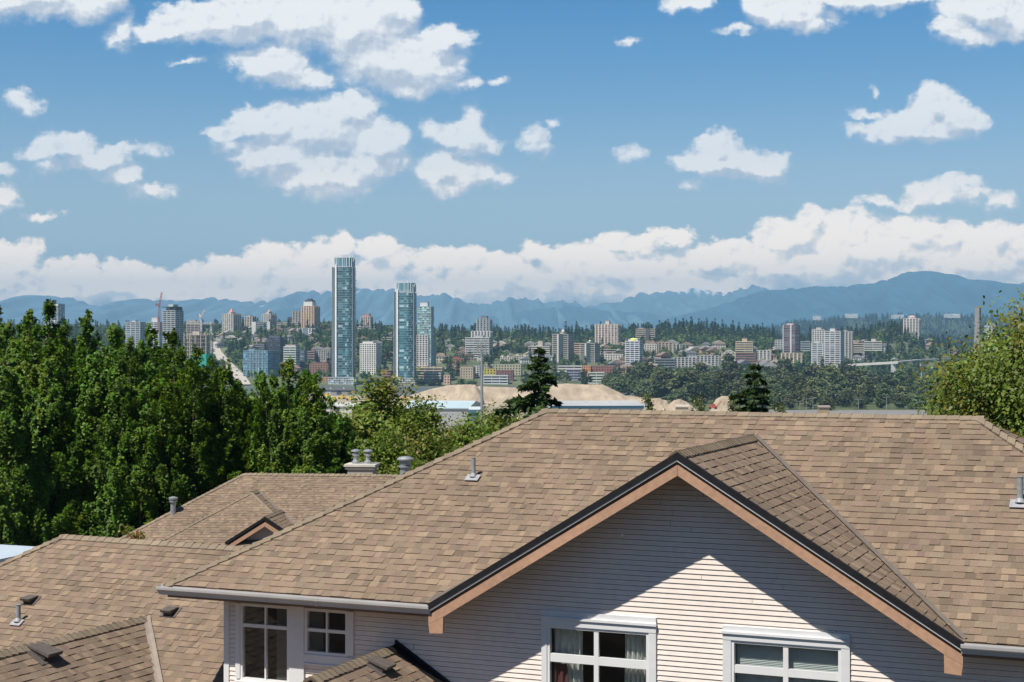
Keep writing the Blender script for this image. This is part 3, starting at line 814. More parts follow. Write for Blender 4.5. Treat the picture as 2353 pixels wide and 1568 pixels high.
gf = [(j * nx + i, j * nx + i + 1, (j + 1) * nx + i + 1, (j + 1) * nx + i) for j in range(len(ys) - 1) for i in range(nx - 1)]
tag(link("ground", np_mesh("ground", np.array(gv_), np.array(gf), M_GROUND, np.array(gc_), smooth=True)), kind="structure")
# the rest of the ground, behind and beside the camera
g2_ = MB()
def ang_pt(r, a, z): return (r * math.sin(a), r * math.cos(a), z)
a0 = math.atan((TX[-1] - CX) / F); a1 = 2 * math.pi + math.atan((TX[0] - CX) / F)
rad = [0.05, 3, 10, 30, 60, 150, 400, 2500, 28000]; zz = [-10, -10, -10, -10.5, -12, -20, -38, -45, 0]; zh = [-10, -10, -9.5, 1, 8, 24, 60, 90, 90]   # unseen slope behind the camera, raised to keep low sky light off the wall
def rise(b):
    f = min(1, max(0, (min(b - a0, a1 - b) - .05) / 1.0)); return f * f * (3 - 2 * f)
for k in range(len(rad) - 1):
    for i in range(60):
        b0 = a0 + (a1 - a0) * i / 60; b1 = a0 + (a1 - a0) * (i + 1) / 60
        h_ = lambda q, b: zz[q] + (zh[q] - zz[q]) * rise(b) - .3
        g2_.face([ang_pt(rad[k], b0, h_(k, b0)), ang_pt(rad[k], b1, h_(k, b1)), ang_pt(rad[k + 1], b1, h_(k + 1, b1)), ang_pt(rad[k + 1], b0, h_(k + 1, b0))], (.06, .05, .04) if k < 3 else (.05, .052, .03))
tag(g2_.build("ground", M_GROUND), kind="structure")

# ------------------------------------------------------------------ leaves
def unit(a): return a / (np.linalg.norm(a, axis=1, keepdims=True) + 1e-9)
def leaf_cards(c, nrm, size, col, aspect=1.5, seed=0, fold=.25):
    """kite-shaped leaves: centre, normal, size, colour -> verts, quads, colours"""
    g = np.random.default_rng(seed)
    n = len(c); nrm = unit(nrm)
    t = unit(np.cross(nrm, g.normal(size=(n, 3)))); b = np.cross(nrm, t)
    s = np.asarray(size).reshape(-1, 1)
    v = np.empty((n, 4, 3))
    v[:, 0] = c - t * s * aspect * .5
    v[:, 1] = c - b * s * .42 + nrm * s * fold * .3
    v[:, 2] = c + t * s * aspect * .5 - nrm * s * fold * .4
    v[:, 3] = c + b * s * .42 + nrm * s * fold * .3
    f = np.arange(n * 4).reshape(n, 4)
    return v.reshape(-1, 3), f, np.repeat(col, 4, axis=0)
def shade(base, n, g, var=.25, hue=.12):
    k = 1 + g.normal(size=(n, 1)) * var
    h = 1 + g.normal(size=(n, 3)) * hue
    return np.clip(np.array(base) * np.clip(k, .4, 1.9) * np.clip(h, .6, 1.5), .004, .8)

def limb_mesh(name, limbs, mat_):
    """limbs: list of (A, B, r0, r1)"""
    mb = MB()
    for A_, B_, r0, r1 in limbs: mb.tube(A_, B_, r0, r1, 7)
    me_o = mb.build(name, mat_)
    me = me_o.data
    bpy.data.objects.remove(me_o)
    return me

M_BARK = mat("bark", (.10, .075, .055), rough=.9, vary=.3, scale=6, stretch=(4, 4, .6))
M_LEAFDARK = leaf_mat("glossy_green_leaves", trans=.30, rough=.5, spec=.22, v0=.88, v1=1.15, hue=.006)
M_LEAFMAPLE = leaf_mat("yellowing_green_leaves", trans=.3, rough=.5)
M_LEAFFAR = leaf_mat("far_foliage", trans=.15, rough=.8, spec=.1, v0=.62, v1=1.4)

def plume_tree(seed, h, rmax, leaders, base=(.088, .168, .014), n_low=245):
    """broad upright tree: a wide crown covered with upswept leafy sprays, ending in several spiky leaders"""
    g = np.random.default_rng(seed)
    C_, N_, S_, K_ = [], [], [], []
    limbs = [((0, 0, -.4), (0, 0, h * .55), .24, .15)]
    def spray(p0, out, L_, wd0, steep, leaf):
        dr = unit((out * (.62 - .45 * steep) + np.array([0, 0, .75 + .4 * steep]) + g.normal(size=3) * .16)[None])[0]
        m = int(125 * L_ * (wd0 / .34) + 20)
        u = g.random(m) ** .85
        wd = (wd0 * (1 - u) ** .6 + .05)[:, None]
        pos = p0 + dr * (u * L_)[:, None] + g.normal(size=(m, 3)) * wd * .5 - np.array([0, 0, 1.]) * (.16 * u * u * L_)[:, None]
        nn = out * .65 + np.array([-.22, -.28, .75]) + g.normal(size=(m, 3)) * .38
        bs = np.array(base) * (.75 + .5 * g.random())
        if g.random() < .16: bs = bs * np.array([1.45, 1.15, .9])
        C_.append(pos); N_.append(nn); S_.append(leaf * (.75 + .6 * g.random(m))); K_.append(shade(bs, m, g, .2, .09))
    hl = .62 * h
    for i in range(n_low):
        t = g.random() ** .9
        a = g.random() * 2 * math.pi
        z = h * (.01 + .80 * t)
        env = rmax * (1 - .62 * t ** 1.5) * (1 + .14 * math.sin(3 * a + seed) + .10 * math.sin(5 * a + t * 9))
        out = np.array([math.cos(a), math.sin(a), 0.])
        r_ = env * (.70 + .30 * g.random() ** .6)
        L_ = 1.0 + 1.1 * g.random()
        spray(out * (r_ - .35) + np.array([0, 0, z - .3 * L_]), out, L_ * 1.1, .25 + .13 * g.random(), .3 + .5 * t, .112)
        if i % 6 == 0: limbs.append(((0, 0, max(0, z - 1.5)), tuple(out * (r_ - .3) + np.array([0, 0, z])), .05, .012))
    for (lx, ly, lh, lr) in leaders:
        H = h * lh; zb = h * .52
        limbs.append(((lx * .3, ly * .3, h * .3), (lx, ly, H * .97), .09, .02))
        for i in range(int(58 * (H - zb) / 6)):
            t = g.random() ** .85; a = g.random() * 2 * math.pi
            out = np.array([math.cos(a), math.sin(a), 0.])
            r_ = lr * (1 - t) ** .8 * (.6 + .4 * g.random()) + .03
            L_ = (1.25 - .6 * t) * (.8 + .5 * g.random())
            spray(np.array([lx, ly, zb + (H - zb) * t]) + out * r_ - np.array([0, 0, .45 * L_]), out, L_, .32 - .15 * t, .4 + .5 * t, .105)
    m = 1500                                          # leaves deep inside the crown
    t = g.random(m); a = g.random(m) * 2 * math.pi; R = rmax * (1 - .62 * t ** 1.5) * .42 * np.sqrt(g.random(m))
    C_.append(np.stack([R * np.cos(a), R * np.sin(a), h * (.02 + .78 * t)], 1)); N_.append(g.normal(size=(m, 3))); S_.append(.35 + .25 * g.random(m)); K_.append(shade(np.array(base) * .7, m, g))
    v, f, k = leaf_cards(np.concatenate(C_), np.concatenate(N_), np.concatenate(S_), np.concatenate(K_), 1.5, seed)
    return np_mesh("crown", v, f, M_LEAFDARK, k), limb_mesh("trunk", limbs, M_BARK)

def round_tree(seed, h, r, clumps, per, size, base, mat_, z0=.25, spread=.55, alt=None, altp=.15, shape=1.0, limbs_n=9, core=.12, upb=.5, aspect=1.4):
    """deciduous tree: leaf clumps through an uneven ellipsoid crown on a forked trunk"""
    g = np.random.default_rng(seed)
    C_, N_, S_, K_ = [], [], [], []
    zc = h * (z0 + 1) / 2; hz = h * (1 - z0) / 2
    limbs = [((0, 0, -.3), (0, 0, h * z0 * 1.3), r * .075, r * .055)]
    lobes = g.normal(size=(6, 3)); lobes = unit(lobes); lo_a = .18 + .25 * g.random(6)
    for i in range(clumps):
        d = unit(g.normal(size=(1, 3)))[0]
        rad = g.random() ** .42
        k = 1 + sum(a * max(0, float(d @ l)) ** 3 for l, a in zip(lobes, lo_a)) - .18
        q = d * rad * k
        taper = 1 - .45 * max(0, q[2]) ** shape
        p = np.array([q[0] * r * taper, q[1] * r * taper, zc + q[2] * hz])
        cr_ = r * spread * (.16 + .2 * g.random())
        pos = p + g.normal(size=(per, 3)) * cr_ * np.array([1, 1, .7])
        nn = d * .7 + np.array([-.1, -.1, upb]) + g.normal(size=(per, 3)) * .6
        bs = np.array(base) * (.75 + .55 * g.random())
        if alt is not None and g.random() < altp: bs = np.array(alt) * (.8 + .4 * g.random())
        C_.append(pos); N_.append(nn); S_.append(size * (.7 + .6 * g.random(per))); K_.append(shade(bs, per, g, .18, .08))
        if i < limbs_n:
            m = np.array([p[0] * .45, p[1] * .45, h * z0 + (p[2] - h * z0) * .5])
            limbs.append(((0, 0, h * z0 * (.7 + .5 * g.random())), tuple(m), r * .04, r * .026)); limbs.append((tuple(m), tuple(p), r * .026, r * .008))
    limbs.append(((0, 0, h * z0 * 1.2), (0, 0, h * .8), r * .05, r * .012))
    v, f, k = leaf_cards(np.concatenate(C_), np.concatenate(N_), np.concatenate(S_), np.concatenate(K_), aspect, seed)
    return np_mesh("crown", v, f, mat_, k), limb_mesh("trunk", limbs, M_BARK)

def conifer(seed, h, r, tiers, per, size, base, mat_, z0=.08, droop=.35, power=.9, jag=.25):
    """whorled branches of needle sprays; longer ones stick out"""
    g = np.random.default_rng(seed)
    C_, N_, S_, K_ = [], [], [], []
    limbs = [((0, 0, -.3), (0, 0, h * .6), r * .07, r * .045), ((0, 0, h * .6), (0, 0, h), r * .045, r * .008)]
    for i in range(tiers):
        t = (i + .5 * g.random()) / tiers
        z = h * (z0 + (1 - z0) * t); R = r * ((1 - t) ** power + .03)
        nb = max(3, int(7 * (1 - t) + 3))
        a0_ = g.random() * 6.28
        for b in range(nb):
            a = a0_ + b * 6.283 / nb + g.normal() * .2
            L_ = R * (1 + g.normal() * jag); o = np.array([math.cos(a), math.sin(a), 0])
            m = max(4, int(per * (L_ / r + .12)))
            u = g.random(m) ** .8
            pos = np.array([0, 0, z]) + o * (u * L_)[:, None] + np.array([0, 0, 1.]) * ((.18 * u - droop * u * u) * L_)[:, None]
            side = np.cross(o, [0, 0, 1.])
            pos = pos + side * (g.normal(size=m) * .17 * L_ * (1.1 - u))[:, None] + np.array([0, 0, 1.]) * (g.normal(size=m) * .05 * L_ - .03 * L_)[:, None]
            C_.append(pos); N_.append(np.array([0, 0, 1.]) + o * .35 + g.normal(size=(m, 3)) * .45)
            S_.append(size * (.6 + .7 * g.random(m))); K_.append(shade(np.array(base) * (.75 + .5 * g.random()), m, g, .16, .07))
            if i % 2 == 0 and size < .6: limbs.append(((0, 0, z), tuple(np.array([0, 0, z]) + o * L_ * .8 + np.array([0, 0, -.03 * L_])), r * .012, r * .004))
    v, f, k = leaf_cards(np.concatenate(C_), np.concatenate(N_), np.concatenate(S_), np.concatenate(K_), 2.0, seed)
    return np_mesh("crown", v, f, mat_, k), limb_mesh("trunk", limbs, M_BARK)

def plant_tree(name, label, cat, px, Y, ytop, meshes, h, group=None, rz=None, zg=None, wide=1.0):
    """a tree whose top is seen at (px, ytop), standing on the ground at distance Y"""
    z0 = ter(px, Y) if zg is None else zg
    a_ = np.empty(len(meshes[0].vertices) * 3, np.float32); meshes[0].vertices.foreach_get('co', a_); h = float(np.sort(a_.reshape(-1, 3)[:, 2])[-12])
    k = (PZ(ytop, Y) - z0) / h
    t = thing(name, label, cat, (PX(px, Y), Y, z0), group)
    t.scale = (k * wide, k * wide, k)
    t.rotation_euler = (0, 0, rng.random() * 6.28 if rz is None else rz)
    for nm, me in zip(("crown", "trunk"), meshes):
        o = bpy.data.objects.new(nm, me); COL.objects.link(o); o.parent = t
    return t

# tall leafy screen on the left
LD = [[(0, 0, 1, 1.5), (1.5, .6, .94, 1.4), (-1.6, .3, .92, 1.5), (.4, -1.7, .87, 1.5), (-.6, 1.5, .95, 1.3), (2.4, -.7, .82, 1.3), (-2.3, -.9, .80, 1.3)],
      [(.2, 0, 1, 1.5), (-1.5, .7, .94, 1.4), (1.7, -.3, .90, 1.5), (-.3, -1.8, .86, 1.5), (.9, 1.6, .92, 1.3), (-2.3, -.8, .80, 1.3), (2.2, 1.0, .83, 1.3)],
      [(0, .2, 1, 1.5), (1.3, -1.3, .88, 1.5), (-1.3, -1.2, .91, 1.5), (1.7, .9, .95, 1.3), (-1.6, 1.1, .90, 1.4), (.2, -2.3, .80, 1.3), (2.4, -.3, .82, 1.3)]]
PT = [plume_tree(60 + i, 16.0, 3.3, LD[i]) for i in range(3)]
PT.append(plume_tree(67, 16.0, 4.6, [(0, 0, 1, 1.9), (1.6, .6, .95, 1.9), (-1.7, .3, .93, 1.9), (.4, -1.9, .90, 1.9), (-.6, 1.7, .95, 1.6), (2.6, -.8, .84, 1.5), (-2.6, -.9, .83, 1.5)], n_low=340))
Y0 = 80
spots = [  # px, Y, top, variant, rotation
    (-60, 79, 690, 0, .3), (-20, 86, 668, 1, 2.0), (60, 77, 712, 1, 1.1), (108, 85, 690, 2, 4.0), (150, 78, 738, 0, 2.6), (212, 84, 713, 1, 3.1),
    (262, 78, 745, 2, .5), (345, 84, 744, 0, 5.1), (300, 77, 775, 1, 1.9), (405, 80, 757, 2, 2.8), (452, 77, 790, 0, 4.4), (490, 84, 850, 1, .9),
    (545, 79, 872, 2, 3.6), (598, 81, 850, 3, 1.2), (662, 77, 824, 3, 5.5), (706, 80, 850, 3, 2.2), (742, 79, 925, 1, 3.9)]
WORDS = ["at the far left edge, the nearest of the leafy screen", "with the highest tip, cut by the left edge of the picture", "with a spiky top just left of the scaffold-like tower frame", "whose tip stands over the grid-fronted far block",
         "below the tips, second from the grid-fronted block", "with a slim tip rising left of the red crane", "with a twin tip under the balconied white block", "whose tip reaches the foot of the red crane",
         "low in the screen between two taller tips left of the crane", "with its tip right beside the overhanging-roof tower", "sloping down to the right below the white crane", "at the notch below the building site",
         "lowest of the screen, in front of the pale street", "rounded, in front of the blue glass offices", "topmost of the right clump, before the grey offices", "right of the clump's highest point, under the brick block", "at the right end of the screen beside the birches"]
for i, (px, Y, yt, vr, rz) in enumerate(spots):
    plant_tree("leafy_tree", "dark green upright tree " + WORDS[i], "tree", px, Y, yt, PT[vr], 16.0, "screen of tall green trees on the left", rz)

# middle deciduous trees beside the roof ridge
MT = [round_tree(80 + i, 12, 3.2, 220, 230, .20, (.135, .185, .030), M_LEAFDARK, z0=.12, spread=.6, alt=(.19, .19, .05), altp=.2, shape=.9) for i in range(2)]
plant_tree("birch_tree", "light green loose-leaved tree in front of the shorter twin glass tower", "tree", 868, 88, 850, MT[0], 12, "light green trees between the roofs", .4, wide=1.0)
plant_tree("birch_tree", "small light green tree before the pale blue warehouse roof", "tree", 978, 84, 908, MT[1], 12, "light green trees between the roofs", 1.7, wide=.85)
plant_tree("birch_tree", "bushy light green tree low beside the capped roof flue", "tree", 908, 74, 985, MT[1], 12, "light green trees between the roofs", 3.0, wide=.9)
plant_tree("birch_tree", "bushy light green tree below the pale blue warehouse", "tree", 985, 72, 985, MT[0], 12, "light green trees between the roofs", 4.4, wide=.9)
plant_tree("birch_tree", "light green tree at the foot of the steel mast", "tree", 1075, 76, 946, MT[1], 12, "light green trees between the roofs", 5.2, wide=.85)
plant_tree("birch_tree", "light green tree leaning against the dark fir by the roof ridge", "tree", 1150, 80, 925, MT[0], 12, "light green trees between the roofs", 2.3, wide=.95)
for px, Y, yt, v_, w_, lb in ((832, 92, 905, 0, .9, "light green tree filling the gap right of the dark leafy screen"), (925, 95, 918, 1, .9, "light green tree between the two taller birches"), (1035, 80, 962, 0, .9, "low light green tree just below the warehouse eave"), (1105, 70, 975, 1, .75, "light green tree close behind the hip of the big roof"), (1195, 84, 945, 1, .7, "light green tree touching the fir near the roof ridge")):
    plant_tree("birch_tree", lb, "tree", px, Y, yt, MT[v_], 12, "light green trees between the roofs", px * .37, wide=w_)
FT = conifer(91, 16, 3.1, 40, 170, .28, (.050, .090, .028), M_LEAFDARK, z0=.02, droop=.22, power=.7, jag=.4)
FT2 = conifer(92, 16, 3.2, 28, 170, .32, (.040, .075, .026), M_LEAFDARK, z0=.05, droop=.1, power=.6, jag=.2)
plant_tree("fir_tree", "dark green fir standing at the left end of the big roof ridge", "tree", 1238, 78, 800, FT, 16, None, .8, wide=1.05)
plant_tree("fir_tree", "dark green fir rising behind the middle of the big roof ridge", "tree", 1732, 76, 838, FT, 16, None, 2.1, wide=1.0)
SB = round_tree(95, 6, 1.6, 70, 110, .16, (.10, .13, .045), M_LEAFDARK, z0=.2, alt=(.35, .36, .26), altp=.35)
for px, yt, lb in ((1497, 902, "small flowering bush top over the ridge beside the blue-walled warehouse"), (1602, 908, "small flowering bush top over the ridge before the gravel sheds"), (1690, 918, "small pale bush top over the ridge left of the dark fir"), (1790, 925, "low green bush top over the ridge right of the dark fir")):
    plant_tree("bush", lb, "bush", px, 62, yt, SB, 6, "bush tops above the roof ridge", px * .1, zg=PZ(yt, 62) - 4.2, wide=.62)
RB = round_tree(96, 4, 1.2, 34, 45, .13, (.28, .13, .035), M_LEAFMAPLE, z0=.25, alt=(.22, .20, .05), altp=.3)
plant_tree("shrub", "rusty orange shrub behind the ridge of the lower left house", "shrub", 302, 52, 1207, RB, 4, None, 1.0, zg=PZ(1207, 52) - 3.6, wide=.7)
# big maple at the right
MP = round_tree(101, 13, 6.6, 560, 430, .105, (.125, .180, .024), M_LEAFMAPLE, z0=.10, spread=.27, alt=(.19, .18, .028), altp=.14, shape=1.2, limbs_n=26, upb=.35)
plant_tree("maple_tree", "large yellowing maple rising behind the right end of the big roof", "tree", 2478, 42, 552, MP, 13, None, .6, wide=.86)
MP2 = round_tree(102, 8, 3.0, 150, 330, .095, (.09, .135, .022), M_LEAFMAPLE, z0=.1, spread=.4, alt=(.19, .15, .025), altp=.12, limbs_n=12)
plant_tree("maple_tree", "smaller green maple below the big one at the right roof hip", "tree", 2322, 38.5, 905, MP2, 8, None, 2.2, wide=.8)

# ------------------------------------------------------------------ far trees
def merged(crown, trunk, name):
    """crown and trunk in one mesh for trees only a few pixels wide"""
    a = np.empty(len(crown.vertices) * 3, np.float32); crown.vertices.foreach_get("co", a)
    c = np.empty(len(crown.vertices) * 4, np.float32); crown.color_attributes["Col"].data.foreach_get("color", c)
    f = np.arange(len(crown.vertices)).reshape(-1, 4)
    h = a.reshape(-1, 3)[:, 2].max()
    v = a.reshape(-1, 3); k = c.reshape(-1, 4)[:, :3]
    q = .018 * h
    tv = np.array([(-q, -q, 0), (q, -q, 0), (q, q, 0), (-q, q, 0), (-q * .4, -q * .4, h * .6), (q * .4, -q * .4, h * .6), (q * .4, q * .4, h * .6), (-q * .4, q * .4, h * .6)])
    tf = np.array([(0, 1, 5, 4), (1, 2, 6, 5), (2, 3, 7, 6), (3, 0, 4, 7)]) + len(v)
    me = np_mesh(name, np.concatenate([v, tv]), np.concatenate([f, tf]), [M_LEAFFAR, M_BARK], np.concatenate([k, np.full((8, 3), .1)]), np.concatenate([np.zeros(len(f)), np.ones(4)]))
    return me
CW = [merged(*round_tree(110 + i, 26, 9.0 + (i % 3), 90, 22, 2.0, [(.100, .125, .050), (.118, .138, .052), (.092, .112, .058), (.125, .138, .066), (.085, .110, .050), (.108, .130, .055)][i], M_LEAFFAR, z0=.08, spread=.62, shape=.8), "cottonwood") for i in range(6)]
CN = [merged(*conifer(120 + i, 26, 5.0, 12, 7, 1.7, [(.044, .072, .036), (.052, .082, .040), (.040, .068, .038)][i], M_LEAFFAR, droop=.3, jag=.2), "conifer") for i in range(3)]
BT = [merged(*round_tree(130 + i, 13, 6.0, 34, 12, 1.5, [(.070, .100, .034), (.050, .075, .030), (.09, .12, .036), (.055, .085, .04)][i], M_LEAFFAR, z0=.06, spread=.7), "broadleaf") for i in range(4)]
BTX = merged(*round_tree(139, 9, 4.5, 30, 12, 1.2, (.26, .27, .04), M_LEAFFAR, z0=.06, spread=.7), "broadleaf")
def far_tree(name, me, px, Y, h, h0, label, group, wide=1.0, zg=None):
    o = link(name, me, loc=(PX(px, Y), Y, (ter(px, Y) if zg is None else zg) - .5))
    k = h / h0; o.scale = (k * wide, k * wide, k); o.rotation_euler = (0, 0, rng.random() * 6.28)
    return tag(o, label, "tree", group)
n_c = 0
for row, (Y, p0, p1, dp, hh) in enumerate(((1760, 1400, 2320, 32, 31), (1610, 1415, 2330, 35, 28), (1480, 1480, 2340, 38, 24), (1360, 1560, 2340, 40, 19), (1270, 1760, 2320, 42, 15))):
    px = p0
    while px < p1:
        h = hh * rng.uniform(.78, 1.18)
        if px > 1990 and Y > 1420: h *= .66
        elif px > 2060: h *= .86
        if px < 1480: h *= .72
        far_tree("cottonwood_tree", CW[rng.randrange(6)], px, Y + rng.uniform(-45, 45), h, 26, "dull green rounded tree in the broad riverside wood beyond the roof ridge", "cottonwoods of the riverside wood", rng.uniform(.95, 1.4))
        px += dp * rng.uniform(.6, 1.35); n_c += 1
SKY = []
for px, yt, h in [(1024, 742, 20), (1062, 748, 20), (1135, 742, 20), (1152, 752, 18), (1205, 742, 22), (1240, 745, 20), (1262, 750, 18), (1300, 737, 27), (1314, 745, 20), (1325, 736, 30), (1347, 746, 20), (1380, 738, 24), (1445, 742, 20), (1478, 742, 20), (1330, 748, 22),
                  (872, 735, 20), (893, 746, 18), (1515, 735, 26), (1535, 732, 26), (1552, 730, 28), (1570, 728, 30), (1588, 727, 30), (1606, 729, 28), (1624, 728, 28), (1643, 730, 26), (1660, 733, 26), (1684, 735, 28), (1698, 738, 26), (1714, 742, 24), (1740, 743, 26), (1752, 741, 26), (1775, 742, 26), (1862, 745, 24), (1875, 748, 24),
                  (1968, 742, 28), (1984, 744, 26), (2000, 745, 26), (2017, 742, 28), (2032, 746, 26), (2050, 750, 24), (2066, 757, 22)]:
    Y = 3050 + rng.uniform(-60, 60)
    far_tree("conifer_tree", CN[rng.randrange(3)], px, Y, h * 1.25, 26, "dark pointed conifer on the skyline of the far wooded hill", "conifers along the hill skyline", 1.0, zg=PZ(yt, Y) - h * 1.25)
for px, yt in ((2068, 760), (2078, 764), (2090, 768), (2101, 769), (2112, 771), (2122, 774)):
    Y = 2790 + rng.uniform(-40, 40)
    far_tree("conifer_tree", CN[rng.randrange(3)], px, Y, 30, 26, "dark conifer at the foot of the lone tower on the right hill", "conifers at the foot of the lone tower", 1.0, zg=PZ(yt, Y) - 30)
for px, yt, Y in [(585, 793, 2350), (608, 803, 2340), (560, 800, 2350), (690, 772, 2600), (735, 757, 2850), (752, 760, 2800), (890, 805, 2280), (880, 822, 2240), (900, 782, 2450), (860, 775, 2600), (1005, 800, 2400), (1135, 800, 2450), (1160, 790, 2500), (1210, 795, 2450), (570, 770, 2650), (640, 755, 2850),
                  (968, 868, 1985), (990, 872, 1985), (1005, 868, 1988), (1060, 868, 1985), (1085, 872, 1988), (1210, 855, 1985), (1275, 852, 1985), (1302, 855, 1985), (1345, 850, 1985), (1410, 846, 1988), (1460, 842, 1990), (905, 862, 1990), (620, 842, 2130), (700, 846, 2100)]:
    h = 13 * rng.uniform(.8, 1.2) * (1.25 if yt > 840 else 1)
    far_tree("broadleaf_tree", BT[rng.randrange(4)], px, Y, h, 13, "round green tree standing among the far city buildings", "street trees of the far city", 1.0, zg=PZ(yt, Y) - h)
for px, yt, Y in ((1482, 842, 2000), (1535, 808, 2350), (1600, 806, 2400), (1617, 808, 2400), (1630, 808, 2400)):
    far_tree("yellow_tree", BTX, px, Y, 10, 9, "small yellow-green tree glowing among the far houses", "yellow-green trees of the far city", 1.0, zg=PZ(yt, Y) - 9)
# woods on the hillsides that read as one mass
def woodland(name, spots, protos):
    V_, F_, K_ = [], [], []; n = 0
    g = np.random.default_rng(5)
    for (x, y, z, s, which) in spots:
        v, k = protos[which]
        a = g.random() * 6.28; c_, s_ = math.cos(a), math.sin(a)
        q = v * s * np.array([1, 1, 1])
        w = np.stack([q[:, 0] * c_ - q[:, 1] * s_ + x, q[:, 0] * s_ + q[:, 1] * c_ + y, q[:, 2] + z], 1)
        V_.append(w); K_.append(k * (.75 + .5 * g.random())); F_.append(np.arange(len(v)).reshape(-1, 4) + n); n += len(v)
    return tag(link(name, np_mesh(name, np.concatenate(V_), np.concatenate(F_), M_LEAFFAR, np.concatenate(K_))), kind="stuff")
def proto(pair):
    c = pair[0]; a = np.empty(len(c.vertices) * 3, np.float32); c.vertices.foreach_get("co", a)
    k = np.empty(len(c.vertices) * 4, np.float32); c.color_attributes["Col"].data.foreach_get("color", k)
    return a.reshape(-1, 3), k.reshape(-1, 4)[:, :3]
PRO = [proto(round_tree(140 + i, 12, 6.0, 16, 9, 2.3, b, M_LEAFFAR, z0=.02, spread=.8)) for i, b in enumerate(((.085, .120, .042), (.065, .098, .040), (.115, .150, .046), (.07, .108, .055)))]
PRO += [proto(conifer(150 + i, 22, 4.2, 9, 4, 2.0, b, M_LEAFFAR, jag=.2)) for i, b in enumerate(((.042, .070, .036), (.052, .080, .042)))]
g = random.Random(21); sp = []
def dens(px, Y):
    if px < 500: return 1.1
    if 1000 < px < 1460: return 1.0 if Y > 2450 else .35
    if 1490 < px < 1780: return 1.3 if Y > 2600 else .25
    if 1780 <= px < 1860: return .7
    if px >= 1940: return 1.5 if Y > 2500 else .9
    return 1.2 if Y > 2250 else .5
while len(sp) < 5600:
    px = g.uniform(-150, 2420); Y = g.uniform(2060, 3300)
    if px > 2120: Y = g.uniform(2060, 5200)
    if g.random() > dens(px, Y) / 1.5: continue
    if 484 < px < 566 and Y < 2800 and abs(px - np.interp(Y, [1990, 2150, 2400, 2750], [562, 545, 512, 488])) < 17: continue
    con = g.random() < (.6 if Y > 2850 and px > 1000 else .18)
    sp.append((PX(px, Y), Y, ter(px, Y) - .5, g.uniform(.65, 1.15), g.randrange(4, 6) if con else g.randrange(4)))
woodland("hillside_woodland", sp, PRO)
sp = []
while len(sp) < 3600:
    px = g.uniform(1700, 2500); Y = g.uniform(5200, 8100)
    sp.append((PX(px, Y), Y, ter(px, Y) - 2, g.uniform(.8, 1.25) * (Y / 7000), g.choice((4, 5, 4, 5, 1))))
woodland("far_ridge_woodland", sp, [p if i < 4 else p for i, p in enumerate(PRO)])
# ------------------------------------------------------------------ the far city
M_FAC = mat("far_facade", attr=True, rough=.75, vary=.07, scale=.05, spec=.2)
M_GLZ = mat("far_glazing", attr=True, rough=.12, vary=.05, scale=.1, spec=.8)
WHT, GRY, BEI, PNK, TANC, BRK, DRK = (.62, .62, .60), (.36, .37, .38), (.50, .45, .37), (.56, .43, .36), (.40, .33, .26), (.27, .12, .085), (.10, .105, .11)
GD, GT, GB = (.045, .055, .06), (.07, .17, .19), (.06, .12, .18)
STY = {  # floor height, band height, band out, pier spacing, pier width, pier out
    "curtain": (3.1, .5, .25, 3.2, .22, .2), "balcony": (2.9, 1.0, 1.0, 7.5, 1.0, .7), "grid": (2.9, 1.0, .35, 3.6, 1.3, .45),
    "rib": (2.9, .8, .2, 5.2, 2.1, 1.0), "punch": (3.2, 1.5, .25, 3.8, 2.0, .3), "bands": (3.3, 1.5, .5, 12, .5, .3), "frame": (3.2, .45, .1, 5, .7, .1)}
def facade(fr, s0, s1, v0, v1, z0, z1, style, wall, glass, wm, gm, seed=0, roofc=None):
    fh, bh, bo, ps, pw, po = STY[style]
    r = random.Random(seed)
    n = max(1, round((z1 - z0) / fh)); fh = (z1 - z0) / n
    ins = .15
    # glazing cells
    def cells(a, b, mk):
        m = max(1, round((b - a) / max(ps, 3)))
        for i in range(n):
            for j in range(m):
                k = r.uniform(.55, 1.6) if r.random() < .8 else r.uniform(1.6, 3.2)
                x0 = a + (b - a) * j / m; x1 = a + (b - a) * (j + 1) / m
                gm.face([mk(x0, z0 + i * fh), mk(x1, z0 + i * fh), mk(x1, z0 + (i + 1) * fh), mk(x0, z0 + (i + 1) * fh)], tuple(min(.8, c * k) for c in glass))
    cells(s0 + ins, s1 - ins, lambda x, z: fr(x, v0 + ins, z)); cells(s0 + ins, s1 - ins, lambda x, z: fr(x, v1 - ins, z))
    cells(v0 + ins, v1 - ins, lambda x, z: fr(s0 + ins, x, z)); cells(v0 + ins, v1 - ins, lambda x, z: fr(s1 - ins, x, z))
    for i in range(n + 1):
        za = z0 + i * fh - (bh * .25 if i else 0); zb = za + bh
        if i == n: zb = z1 + bh * .6
        k = r.uniform(.94, 1.04)
        wm.box(fr, s0 - bo, s1 + bo, v0 - bo, v1 + bo, za, zb, tuple(c * k for c in wall))
    wm.face([fr(s0, v0, z1 + bh * .62), fr(s1, v0, z1 + bh * .62), fr(s1, v1, z1 + bh * .62), fr(s0, v1, z1 + bh * .62)], roofc or (.3, .3, .29))
    if ps:
        for a, b, ax in ((s0, s1, 0), (v0, v1, 1)):
            m = max(1, round((b - a) / ps))
            for j in range(m + 1):
                x = a + (b - a) * j / m
                if ax == 0:
                    x0, x1 = max(a, x - pw / 2), min(b, x + pw / 2)
                    wm.box(fr, x0, x1, v0 - po, v0 + .3, z0, z1, wall); wm.box(fr, x0, x1, v1 - .3, v1 + po, z0, z1, wall)
                else:
                    x0, x1 = max(a, x - pw / 2), min(b, x + pw / 2)
                    wm.box(fr, s0 - po, s0 + .3, x0, x1, z0, z1, wall); wm.box(fr, s1 - .3, s1 + po, x0, x1, z0, z1, wall)
BN = [0]
